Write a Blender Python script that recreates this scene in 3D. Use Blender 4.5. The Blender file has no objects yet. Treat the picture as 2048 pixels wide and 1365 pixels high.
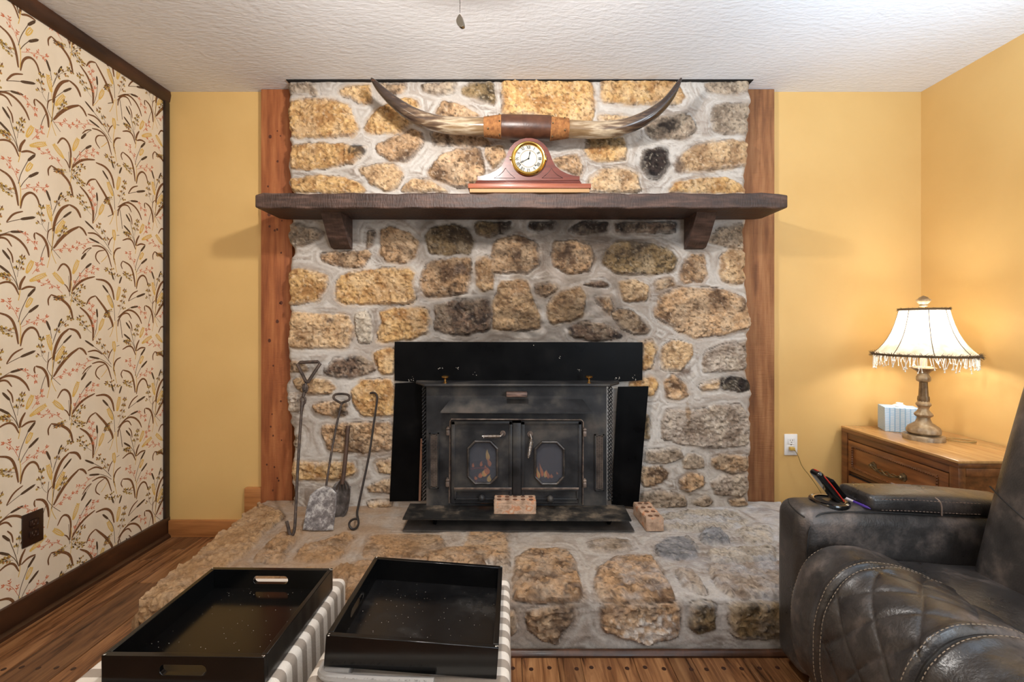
import bpy, bmesh, math, random
import numpy as np
from mathutils import Vector, Matrix
random.seed(7)
PI = math.pi
# ------------------------------------------------------------------ camera, world, lights, exposure
F = 910.0; VX, VY = 1021.0, 652.0; CZ = 1.134      # focal length in px of a 2048 px frame, vanishing point, eye height
D = 2.457; XL = -1.852; XR = 2.217; ZC = 2.398      # back wall, left wall, right wall, ceiling
C = bpy.context.scene.collection
S = bpy.context.scene
cam = bpy.data.cameras.new('camera'); camo = bpy.data.objects.new('camera', cam); C.objects.link(camo)
camo.location = (0, 0, CZ); camo.rotation_euler = (PI/2, 0, 0)
cam.sensor_fit = 'HORIZONTAL'; cam.sensor_width = 36; cam.lens = 36*F/2048
cam.shift_x = (1024-VX)/2048; cam.shift_y = -(682.5-VY)/2048; cam.clip_start = .02
S.camera = camo
w = bpy.data.worlds.new('world'); S.world = w; w.use_nodes = True
w.node_tree.nodes['Background'].inputs[0].default_value = (.92, .96, 1, 1)
w.node_tree.nodes['Background'].inputs[1].default_value = .30
def light(name, kind, loc, energy, col, **k):
    l = bpy.data.lights.new(name, kind); l.energy = energy; l.color = col
    for a, b in k.items(): setattr(l, a, b)
    o = bpy.data.objects.new(name, l); C.objects.link(o); o.location = loc; return o
light('ceiling_fixture_bulb', 'POINT', (-.13, 1.30, 2.135), 52, (1, .965, .92), shadow_soft_size=.05)
light('rear_ceiling_light', 'POINT', (.25, -.6, 2.28), 30, (1, .97, .94), shadow_soft_size=.08)
dl = light('window_daylight', 'AREA', (2.19, .35, 1.55), 16, (.74, .87, 1.0), shape='RECTANGLE', size=1.3, size_y=1.2)
dl.rotation_euler = Vector((-1, .35, .25)).to_track_quat('-Z', 'Y').to_euler()
bf = light('added_ceiling_fill', 'AREA', (1.55, .85, 1.40), 15, (.56, .77, 1.0), shape='DISK', size=.25, spread=math.radians(120))  # added uplight with no fixture, brightens and cools the right ceiling
bf.rotation_euler = Vector((.05, .22, 1)).to_track_quat('-Z', 'Y').to_euler()
rl = light('added_cool_fill', 'AREA', (1.75, -1.9, 1.5), 42, (.74, .87, 1.0), shape='RECTANGLE', size=1.2, size_y=1.3)  # added cool fill from behind, for the right wall and hearth
rl.rotation_euler = Vector((.12, 1, .12)).to_track_quat('-Z', 'Y').to_euler()
light('added_warm_fill', 'POINT', (-1.25, -1.1, 1.65), 16, (1, .86, .68), shadow_soft_size=.16)  # added warm fill, unseen at rear left, warms the left wall
light('table_lamp_bulb', 'POINT', (1.947, 2.145, 1.12), 6.2, (1, .97, .92), shadow_soft_size=.035)
vs = S.view_settings; vs.view_transform = 'Standard'; vs.look = 'None'; vs.exposure = 0.22; vs.gamma = 1; vs.use_curve_mapping = False

# ------------------------------------------------------------------ helpers
def at(px, py, Y): return Vector(((px-VX)*Y/F, Y, CZ-(py-VY)*Y/F))
def onz(px, py, z):
    Y = (CZ-z)*F/(py-VY); return Vector(((px-VX)*Y/F, Y, z))
def lin(c): return tuple(((v/255)/12.92 if v/255 <= .04045 else ((v/255+.055)/1.055)**2.4) for v in c)
def lin4(c): return lin(c)+(1,)
WO = {}
class MB:
    def __init__(s): s.v = []; s.f = []; s.m = []; s.sm = []; s.mi = 0
    def add(s, vs, fs, smooth=False):
        b = len(s.v); s.v += [tuple(v) for v in vs]
        for f in fs: s.f.append([i+b for i in f]); s.m.append(s.mi); s.sm.append(smooth)
        return s
    def box(s, x0, x1, y0, y1, z0, z1, bev=0, seg=2, M=None):
        bm = bmesh.new(); bmesh.ops.create_cube(bm, size=1)
        for v in bm.verts: v.co = ((x0+x1)/2+v.co.x*(x1-x0), (y0+y1)/2+v.co.y*(y1-y0), (z0+z1)/2+v.co.z*(z1-z0))
        if bev: bmesh.ops.bevel(bm, geom=bm.edges[:]+bm.verts[:], offset=bev, segments=seg, profile=.5, affect='EDGES')
        return s.bm(bm, M, bool(bev))
    def bm(s, bm, M=None, smooth=False):
        bm.verts.index_update()
        vs = [(M @ v.co if M else v.co.copy()) for v in bm.verts]
        s.add(vs, [[v.index for v in f.verts] for f in bm.faces], smooth); bm.free(); return s
    def tube(s, pts, r, n=10, cap=True, flat=1.0):
        pts = [Vector(p) for p in pts]; k = len(pts)
        rs = r if isinstance(r, (list, tuple)) else [r]*k
        T = [(pts[min(i+1, k-1)]-pts[max(i-1, 0)]).normalized() for i in range(k)]
        a = T[0].orthogonal().normalized(); vs = []
        for i in range(k):
            a = (a-T[i]*a.dot(T[i])); a = a.normalized() if a.length > 1e-6 else T[i].orthogonal().normalized()
            b = T[i].cross(a)
            vs += [pts[i]+(a*math.cos(2*PI*j/n)+b*math.sin(2*PI*j/n)*flat)*rs[i] for j in range(n)]
        fs = [[i*n+j, i*n+(j+1) % n, (i+1)*n+(j+1) % n, (i+1)*n+j] for i in range(k-1) for j in range(n)]
        if cap: fs += [list(range(n))[::-1], list(range((k-1)*n, k*n))]
        return s.add(vs, fs, True)
    def lathe(s, prof, loc=(0, 0, 0), n=32, M=None, mod=None, cap=True):
        vs = []; k = len(prof)
        for i, (r, z) in enumerate(prof):
            for j in range(n):
                a = 2*PI*j/n; rr = r*(mod(i, a) if mod else 1)
                v = Vector((rr*math.cos(a), rr*math.sin(a), z))
                vs.append((M @ v if M else v)+Vector(loc))
        fs = [[i*n+j, i*n+(j+1) % n, (i+1)*n+(j+1) % n, (i+1)*n+j] for i in range(k-1) for j in range(n)]
        if cap and prof[0][0] > 1e-5: fs.append(list(range(n))[::-1])
        if cap and prof[-1][0] > 1e-5: fs.append(list(range((k-1)*n, k*n)))
        return s.add(vs, fs, True)
    def ball(s, c, r, n=8, sc=(1, 1, 1)):
        k = max(4, n//2+1); vs = []; fs = []
        for i in range(k+1):
            t = PI*i/k
            for j in range(n): vs.append((c[0]+sc[0]*r*math.sin(t)*math.cos(2*PI*j/n), c[1]+sc[1]*r*math.sin(t)*math.sin(2*PI*j/n), c[2]-sc[2]*r*math.cos(t)))
        fs = [[i*n+j, i*n+(j+1) % n, (i+1)*n+(j+1) % n, (i+1)*n+j] for i in range(k) for j in range(n)]
        return s.add(vs, fs, True)
    def prism(s, poly, d, axis='y'):
        # poly: outline as 3D points; d: extrusion vector
        d = Vector(d); n = len(poly); poly = [Vector(p) for p in poly]
        return s.add(poly+[p+d for p in poly], [list(range(n))[::-1], list(range(n, 2*n))]+[[i, (i+1) % n, n+(i+1) % n, n+i] for i in range(n)])
    def grid(s, P, smooth=True, closeu=False):
        nu, nv = P.shape[:2]; vs = P.reshape(-1, 3).tolist()
        R = nu if closeu else nu-1
        fs = [[i*nv+j, ((i+1) % nu)*nv+j, ((i+1) % nu)*nv+j+1, i*nv+j+1] for i in range(R) for j in range(nv-1)]
        return s.add(vs, fs, smooth)
    def build(s, name, mats, parent=None, attr=None, fix=True):
        me = bpy.data.meshes.new(name); org = WO.get(parent.name, Vector()) if parent else Vector()
        me.from_pydata([tuple(Vector(v)-org) for v in s.v], [], s.f)
        for m in (mats if isinstance(mats, (list, tuple)) else [mats]): me.materials.append(m)
        me.polygons.foreach_set('material_index', s.m); me.polygons.foreach_set('use_smooth', s.sm)
        if attr is not None:
            a = me.color_attributes.new('Col', 'FLOAT_COLOR', 'POINT'); a.data.foreach_set('color', np.asarray(attr, dtype=np.float32).ravel())
        if fix:
            bm = bmesh.new(); bm.from_mesh(me); bmesh.ops.recalc_face_normals(bm, faces=bm.faces[:]); bm.to_mesh(me); bm.free()
        me.update()
        try: me.set_sharp_from_angle(angle=math.radians(38))
        except Exception: pass
        o = bpy.data.objects.new(name, me); C.objects.link(o)
        if parent: o.parent = parent; WO[o.name] = org
        else: WO[o.name] = Vector()
        return o
def thing(name, label, cat, loc=(0, 0, 0), group=None):
    o = bpy.data.objects.new(name, None); C.objects.link(o); o.location = loc; o.empty_display_size = .05
    o['label'] = label; o['category'] = cat; WO[o.name] = Vector(loc)
    if group: o['group'] = group
    return o
def tag(o, label, cat, group=None):
    o['label'] = label; o['category'] = cat
    if group: o['group'] = group
    return o
def struct(o): o['kind'] = 'structure'; return o
def smooth_pts(p, it=2, closed=False):
    p = [Vector(q) for q in p]
    for _ in range(it):
        n = len(p); q = []
        for i in range(n if closed else n-1):
            a, b = p[i], p[(i+1) % n]; q += [a*.75+b*.25, a*.25+b*.75]
        p = q if closed else [p[0]]+q+[p[-1]]
    return p
# numpy value noise
def vnoise(x, y, seed=0):
    xi = np.floor(x).astype(np.int64); yi = np.floor(y).astype(np.int64); xf = x-xi; yf = y-yi
    def h(a, b):
        n = (a*374761393+b*668265263+seed*974634541) & 0x7fffffff
        n = ((n ^ (n >> 13))*1274126177) & 0x7fffffff
        return ((n ^ (n >> 16)) & 0xffff)/65535.0
    u = xf*xf*(3-2*xf); v = yf*yf*(3-2*yf)
    return (h(xi, yi)*(1-u)+h(xi+1, yi)*u)*(1-v)+(h(xi, yi+1)*(1-u)+h(xi+1, yi+1)*u)*v
def fbm(x, y, seed=0, oct=4):
    t = 0; a = .5
    for o in range(oct): t = t+a*vnoise(x*2**o+17.3*o, y*2**o-9.1*o, seed+o); a *= .5
    return t/(1-.5**oct)
def sdf_poly(X, Y, poly):
    # signed distance (inside positive) of points to a polygon
    p = np.asarray(poly); q = np.roll(p, -1, axis=0)
    d2 = np.full(X.shape, 1e18); ins = np.zeros(X.shape, bool)
    for (x1, y1), (x2, y2) in zip(p, q):
        ex, ey = x2-x1, y2-y1; L = ex*ex+ey*ey+1e-12
        t = np.clip(((X-x1)*ex+(Y-y1)*ey)/L, 0, 1)
        d2 = np.minimum(d2, (X-x1-t*ex)**2+(Y-y1-t*ey)**2)
        c = ((y1 > Y) != (y2 > Y)) & (X < (x2-x1)*(Y-y1)/((y2-y1) if y2 != y1 else 1e-9)+x1)
        ins ^= c
    d = np.sqrt(d2); return np.where(ins, d, -d)

# ------------------------------------------------------------------ materials
def nt(name):
    m = bpy.data.materials.new(name); m.use_nodes = True; t = m.node_tree
    return m, t, t.nodes['Principled BSDF']
def N(t, kind, **k):
    n = t.nodes.new(kind)
    for a, b in k.items():
        if a.startswith('i_'): n.inputs[int(a[2:]) if a[2:].isdigit() else a[2:]].default_value = b
        else: setattr(n, a, b)
    return n
def ramp(t, fac, stops):
    r = t.nodes.new('ShaderNodeValToRGB'); e = r.color_ramp.elements
    while len(e) < len(stops): e.new(.5)
    for el, (p, c) in zip(e, stops): el.position = p; el.color = c if len(c) == 4 else tuple(c)+(1,)
    t.links.new(fac, r.inputs[0]); return r
def mat(name, stops, rough=.5, metal=0, scale=8, stretch=(1, 1, 1), detail=6, bump=0, bscale=None, bdist=.004, spec=.5, coat=0, rvar=0, nrough=.55, bstretch=None):
    """stops: one sRGB colour or list of (position, sRGB colour) spread by noise"""
    m, t, b = nt(name); L = t.links.new
    tc = N(t, 'ShaderNodeTexCoord'); mp = N(t, 'ShaderNodeMapping'); mp.inputs['Scale'].default_value = stretch
    L(tc.outputs['Object'], mp.inputs[0])
    no = N(t, 'ShaderNodeTexNoise'); no.inputs['Scale'].default_value = scale; no.inputs['Detail'].default_value = detail; no.inputs['Roughness'].default_value = nrough
    L(mp.outputs[0], no.inputs[0])
    if isinstance(stops, tuple): b.inputs['Base Color'].default_value = lin4(stops)
    else:
        r = ramp(t, no.outputs['Fac'], [(p, lin4(c)) for p, c in stops]); L(r.outputs[0], b.inputs['Base Color'])
    b.inputs['Roughness'].default_value = rough; b.inputs['Metallic'].default_value = metal
    b.inputs['Specular IOR Level'].default_value = spec; b.inputs['Coat Weight'].default_value = coat; b.inputs['Coat Roughness'].default_value = .12
    if rvar:
        mr = N(t, 'ShaderNodeMapRange'); mr.inputs[1].default_value = .3; mr.inputs[2].default_value = .7
        mr.inputs[3].default_value = rough-rvar; mr.inputs[4].default_value = rough+rvar
        L(no.outputs['Fac'], mr.inputs[0]); L(mr.outputs[0], b.inputs['Roughness'])
    if bump:
        n2 = N(t, 'ShaderNodeTexNoise'); n2.inputs['Scale'].default_value = bscale or scale*4; n2.inputs['Detail'].default_value = 5
        if bstretch:
            mp2 = N(t, 'ShaderNodeMapping'); mp2.inputs['Scale'].default_value = bstretch; L(tc.outputs['Object'], mp2.inputs[0]); L(mp2.outputs[0], n2.inputs[0])
        else: L(mp.outputs[0], n2.inputs[0])
        bp = N(t, 'ShaderNodeBump'); bp.inputs['Strength'].default_value = bump; bp.inputs['Distance'].default_value = bdist
        L(n2.outputs['Fac'], bp.inputs['Height']); L(bp.outputs[0], b.inputs['Normal'])
    return m
def mat_attr(name, rough=.85, nscale=60, var=.35, bump=.6, bscale=90, bdist=.006, spec=.3):
    """vertex colour, painted pit shade included, broken up by fine noise"""
    m, t, b = nt(name); L = t.links.new
    at_ = N(t, 'ShaderNodeVertexColor'); at_.layer_name = 'Col'
    tc = N(t, 'ShaderNodeTexCoord')
    no = N(t, 'ShaderNodeTexNoise'); no.inputs['Scale'].default_value = nscale; no.inputs['Detail'].default_value = 8; no.inputs['Roughness'].default_value = .7
    L(tc.outputs['Object'], no.inputs[0])
    mr = N(t, 'ShaderNodeMapRange'); mr.inputs[1].default_value = .3; mr.inputs[2].default_value = .72; mr.inputs[3].default_value = 1-var; mr.inputs[4].default_value = 1+var
    L(no.outputs['Fac'], mr.inputs[0])
    gm = N(t, 'ShaderNodeMix', data_type='FLOAT'); gm.inputs[2].default_value = 1; L(at_.outputs['Alpha'], gm.inputs[0]); L(mr.outputs[0], gm.inputs[3])
    mx = N(t, 'ShaderNodeVectorMath', operation='SCALE'); L(at_.outputs[0], mx.inputs[0]); L(gm.outputs[0], mx.inputs['Scale'])
    L(mx.outputs[0], b.inputs['Base Color'])
    b.inputs['Roughness'].default_value = rough; b.inputs['Specular IOR Level'].default_value = spec
    n2 = N(t, 'ShaderNodeTexNoise'); n2.inputs['Scale'].default_value = bscale; n2.inputs['Detail'].default_value = 6; n2.inputs['Roughness'].default_value = .65
    L(tc.outputs['Object'], n2.inputs[0])
    bp = N(t, 'ShaderNodeBump'); bp.inputs['Distance'].default_value = bdist
    bs = N(t, 'ShaderNodeMath', operation='MULTIPLY', i_1=bump); L(at_.outputs['Alpha'], bs.inputs[0]); L(bs.outputs[0], bp.inputs['Strength'])
    L(n2.outputs['Fac'], bp.inputs['Height']); L(bp.outputs[0], b.inputs['Normal'])
    return m
def emit(name, col, s):
    m, t, b = nt(name); b.inputs['Base Color'].default_value = lin4(col); b.inputs['Emission Color'].default_value = lin4(col); b.inputs['Emission Strength'].default_value = s; return m
m_yellow = mat('yellow_paint', [(.3, (212, 173, 108)), (.7, (219, 181, 116))], .55, scale=2.5, bump=.15, bscale=140, bdist=.001)
m_ceil = mat('textured_ceiling_paint', [(.35, (221, 222, 225)), (.65, (230, 231, 234))], .9, scale=1.2, bump=.5, bscale=44, bdist=.008, bstretch=(.8, 1.7, 1))
m_brown = mat('dark_stained_wood', [(.3, (42, 26, 17)), (.55, (66, 40, 24)), (.75, (92, 54, 30))], .38, scale=5, stretch=(3, 1, 3), rvar=.08, bump=.1)
m_cedar = mat('rough_cedar', [(.28, (122, 66, 36)), (.5, (158, 92, 52)), (.72, (182, 116, 70))], .7, scale=4, stretch=(9, 9, .8), bump=.35, bscale=30, bstretch=(1, 1, 9), bdist=.003)
m_cedarl = mat('weathered_cedar', [(.28, (108, 68, 42)), (.5, (146, 98, 62)), (.72, (172, 124, 84))], .75, scale=4, stretch=(9, 9, .8), bump=.45, bscale=22, bstretch=(.6, .6, 9), bdist=.004)
m_pine = mat('clear_finished_pine', [(.3, (150, 94, 50)), (.55, (178, 118, 66)), (.75, (190, 134, 82))], .45, scale=6, stretch=(.7, 7, 9), bump=.05)
m_mantel = mat('rough_sawn_dark_wood', [(.32, (46, 32, 27)), (.52, (70, 51, 44)), (.7, (98, 75, 65))], .58, scale=6, stretch=(1.6, 5, 9), bump=.9, bscale=24, bstretch=(5, 1, 1.5), bdist=.004, rvar=.1)
m_black = mat('black_painted_steel', [(.35, (8, 8, 9)), (.6, (12, 12, 13)), (.8, (22, 21, 21))], .34, scale=9, detail=8, rvar=.08, spec=.07)
m_iron = mat('worn_black_stove_iron', [(.36, (25, 26, 28)), (.5, (42, 42, 44)), (.6, (66, 63, 60)), (.7, (88, 80, 74))], .42, scale=6, detail=8, rvar=.1, bump=.08, bscale=120, spec=.35)
m_ironedge = mat('rubbed_iron_edge', [(.3, (84, 76, 72)), (.55, (134, 118, 108)), (.75, (176, 156, 140))], .38, metal=.5, scale=30)
m_ash = mat('ash_stained_black_plate', [(.38, (15, 15, 15)), (.5, (28, 27, 26)), (.57, (60, 54, 47)), (.68, (118, 104, 88))], .55, scale=7, detail=10, rvar=.1, nrough=.7)
m_mat = mat('slate_grey_floor_pad', [(.35, (58, 54, 52)), (.65, (84, 78, 74))], .7, scale=14)
m_brass = mat('aged_brass', (176, 138, 82), .3, 1, 20)
m_polbrass = mat('polished_brass', (224, 184, 96), .16, 1, 20)
m_steel = mat('grey_spring_steel', (168, 160, 154), .35, .9, 20)
m_rust = mat('rusty_iron_rod', [(.3, (44, 38, 36)), (.6, (84, 70, 62)), (.8, (118, 92, 76))], .6, .35, scale=40, bump=.3, bscale=160, bdist=.002)
m_shovel = mat('ash_caked_shovel_steel', [(.36, (86, 80, 80)), (.48, (120, 114, 114)), (.56, (176, 172, 170)), (.68, (214, 211, 207))], .75, .1, scale=24, detail=10, nrough=.75, bump=.5, bscale=120, bdist=.002)
m_brick = mat('fired_clay_brick', [(.34, (140, 114, 94)), (.45, (176, 146, 122)), (.54, (194, 164, 140)), (.6, (196, 132, 92)), (.7, (214, 190, 164))], .9, scale=20, detail=10, bump=.7, bscale=90, bdist=.004)
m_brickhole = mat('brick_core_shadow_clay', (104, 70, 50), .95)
m_tray = mat('black_lacquered_wood', [(.4, (6, 6, 7)), (.62, (9, 9, 9)), (.78, (16, 15, 14))], .16, scale=5, detail=9, rvar=.06, spec=.42)
m_chip = mat('bare_wood_chip', (190, 182, 172), .8)
m_clockwood = mat('mahogany_stain', [(.3, (72, 29, 21)), (.55, (98, 43, 30)), (.75, (120, 58, 41))], .36, scale=6, stretch=(.7, 5, 8), coat=.12, spec=.35)
m_clockbase = mat('light_cherry_wood', [(.3, (132, 66, 40)), (.7, (152, 82, 52))], .42, scale=6, stretch=(.7, 5, 8), coat=.1)
m_shim = mat('raw_pine_strip', (176, 138, 96), .7)
m_dial = mat('ivory_clock_dial', (206, 200, 182), .5, coat=.1)
m_ink = mat('black_ink', (24, 22, 20), .5)
m_ring = mat('dial_ring_brown', (140, 122, 98), .5)
m_leatherwrap = mat('brown_horn_leather', [(.3, (62, 36, 24)), (.6, (84, 52, 36)), (.8, (104, 70, 50))], .38, scale=22, bump=.25, bscale=120, bdist=.002)
m_rope = mat('tan_cord', [(.3, (120, 74, 38)), (.6, (160, 108, 60)), (.8, (184, 134, 82))], .8, scale=60, bump=.4)
m_nickel = mat('brushed_nickel', (140, 130, 114), .28, 1)
m_outletb = mat('brown_outlet_plastic', (44, 26, 18), .35)
m_outletw = mat('white_outlet_plastic', (236, 236, 236), .35)
m_yplug = mat('amber_plug_plastic', (198, 164, 82), .4)
m_cord = mat('gold_lamp_cord', (150, 124, 70), .5)
m_walnut = mat('nightstand_walnut', [(.28, (74, 43, 23)), (.5, (112, 68, 36)), (.72, (140, 90, 50))], .34, scale=5, stretch=(6, 1, 7), coat=.25)
m_walnutd = mat('nightstand_drawer_wood', [(.28, (92, 54, 28)), (.5, (130, 80, 42)), (.72, (156, 102, 58))], .36, scale=5, stretch=(6, .8, 7), coat=.25)
m_ntop = mat('nightstand_top_veneer', [(.3, (160, 116, 68)), (.55, (182, 138, 86)), (.75, (198, 156, 104))], .25, scale=5, stretch=(8, .9, 1), coat=.3)
m_dark = mat('shadow_gap_black', (16, 12, 10), .8)
m_antique = mat('antique_brass_pull', [(.3, (70, 56, 40)), (.7, (150, 132, 100))], .4, .8, scale=50)
m_lampgold = mat('antiqued_gold_lamp_resin', [(.3, (112, 90, 66)), (.55, (164, 142, 112)), (.78, (204, 190, 166))], .42, .35, scale=26, rvar=.1)
m_trim = mat('brown_eyelash_fringe', (96, 78, 56), .9)
m_bead = mat('clear_glass_beads', (226, 222, 212), .15, spec=.8)
m_rib = mat('shade_rib_braid', (92, 76, 56), .8)
m_fan = mat('fan_brown_metal', (70, 52, 38), .4, .6)
m_globe = emit('frosted_bowl_glass', (255, 236, 205), .6)
m_flame = emit('flame_orange', (255, 140, 40), 1.1)
m_flamey = emit('flame_yellow', (255, 200, 90), 1.4)
m_ember = emit('glowing_ember', (200, 60, 20), .45)
m_log = mat('charred_log', [(.4, (34, 28, 26)), (.7, (74, 66, 60))], .9, scale=30, bump=.6)
m_phone = mat('glossy_black_plastic', (14, 14, 15), .15, coat=.5)
m_red = mat('red_plastic_stripe', (170, 36, 30), .3)
m_purple = mat('purple_pen_plastic', (70, 46, 130), .3)
m_clear = mat('pale_pen_barrel', (206, 196, 200), .3)
m_grayfab = mat('grey_frayed_felt', (150, 146, 142), .95, bump=.5)
m_stitch = mat('tan_stitching', (150, 134, 116), .8)
m_trayfloor = mat('dusty_lacquered_tray_floor', [(.4, (9, 9, 10)), (.54, (16, 16, 17)), (.68, (44, 43, 42))], .22, scale=7, detail=11, rvar=.08, nrough=.7)
# ------------------------------------------------------------------ shell
RY = -2.6
def slab(name, x0, x1, y0, y1, z0, z1, m): return struct(MB().box(x0, x1, y0, y1, z0, z1).build(name, m))
slab('wall_back', XL-.1, XR+.1, D, D+.1, -.1, ZC+.1, m_yellow)
slab('wall_right', XR, XR+.1, RY, D, -.1, ZC+.1, m_yellow)
slab('ceiling', XL-.1, XR+.1, RY, D, ZC, ZC+.1, m_ceil)
# floor: random-width pegged oak planks running towards the fireplace
def floor():
    m, t, b = nt('pegged_oak_planks'); L = t.links.new
    a = N(t, 'ShaderNodeVertexColor'); a.layer_name = 'Col'
    tc = N(t, 'ShaderNodeTexCoord'); sp = N(t, 'ShaderNodeSeparateColor'); L(a.outputs[0], sp.inputs[0])
    cb = N(t, 'ShaderNodeCombineXYZ'); k = N(t, 'ShaderNodeMath', operation='MULTIPLY', i_1=37.0); L(sp.outputs[0], k.inputs[0]); L(k.outputs[0], cb.inputs[0]); L(k.outputs[0], cb.inputs[1])
    ad = N(t, 'ShaderNodeVectorMath', operation='ADD'); L(tc.outputs['Object'], ad.inputs[0]); L(cb.outputs[0], ad.inputs[1])
    mp = N(t, 'ShaderNodeMapping'); mp.inputs['Scale'].default_value = (9, .75, 1); L(ad.outputs[0], mp.inputs[0])
    no = N(t, 'ShaderNodeTexNoise'); no.inputs['Scale'].default_value = 4.5; no.inputs['Detail'].default_value = 9; no.inputs['Roughness'].default_value = .62; no.inputs['Distortion'].default_value = 1.2; L(mp.outputs[0], no.inputs[0])
    r = ramp(t, no.outputs['Fac'], [(.32, lin4((52, 30, 16))), (.44, lin4((104, 67, 40))), (.56, lin4((130, 90, 57))), (.74, lin4((156, 114, 76)))])
    mr = N(t, 'ShaderNodeMapRange'); mr.inputs[3].default_value = .72; mr.inputs[4].default_value = 1.22; L(sp.outputs[1], mr.inputs[0])
    mx = N(t, 'ShaderNodeVectorMath', operation='SCALE'); L(r.outputs[0], mx.inputs[0]); L(mr.outputs[0], mx.inputs['Scale']); L(mx.outputs[0], b.inputs['Base Color'])
    b.inputs['Roughness'].default_value = .33; b.inputs['Specular IOR Level'].default_value = .4
    bp = N(t, 'ShaderNodeBump'); bp.inputs['Strength'].default_value = .15; bp.inputs['Distance'].default_value = .003; L(no.outputs['Fac'], bp.inputs['Height']); L(bp.outputs[0], b.inputs['Normal'])
    mb = MB(); mb.box(XL-.1, XR+.1, RY, D, -.1, -.004); col = [(0, 0, 0, 1)]*8
    mb.mi = 0; rnd = random.Random(3); x = XL; W = [.121, .079, .178]; i = 0
    while x < XR:
        ww = W[i % 3]; i += 1; y = RY; off = rnd.random()*1.2
        y1s = []
        yy = RY+off
        while yy < D: y1s.append(yy); yy += rnd.uniform(1.0, 2.0)
        y1s.append(D)
        for y1 in y1s:
            if y1-y < .02: continue
            n0 = len(mb.v); g = .0012
            mb.box(x+g, min(x+ww, XR)-g, y+g, y1-g, -.02, 0, .0015, 1)
            cc = (rnd.random(), rnd.random(), 0, 1); col += [cc]*(len(mb.v)-n0)
            y = y1
        # pegs near the hearth end and scattered along the planks
        for yp in (1.505, 1.1, -.2):
            yp += 0 if yp > 1.4 else rnd.uniform(-.4, .4)
            for q in ([.25, .75] if ww < .15 else [.17, .5, .83]):
                if ww < .1 and q == .25: continue
                mb.mi = 1; n0 = len(mb.v)
                mb.lathe([(.0, .0004), (.0075, .0004), (.0075, -.002)], (x+ww*q, yp+rnd.uniform(-.006, .006), 0.0002), 12); mb.mi = 0
                col += [(0, 0, 0, 1)]*(len(mb.v)-n0)
        x += ww
    o = mb.build('floor', [m, mat('dark_floor_peg', (52, 28, 18), .4)], attr=col); struct(o)
floor()
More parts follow.
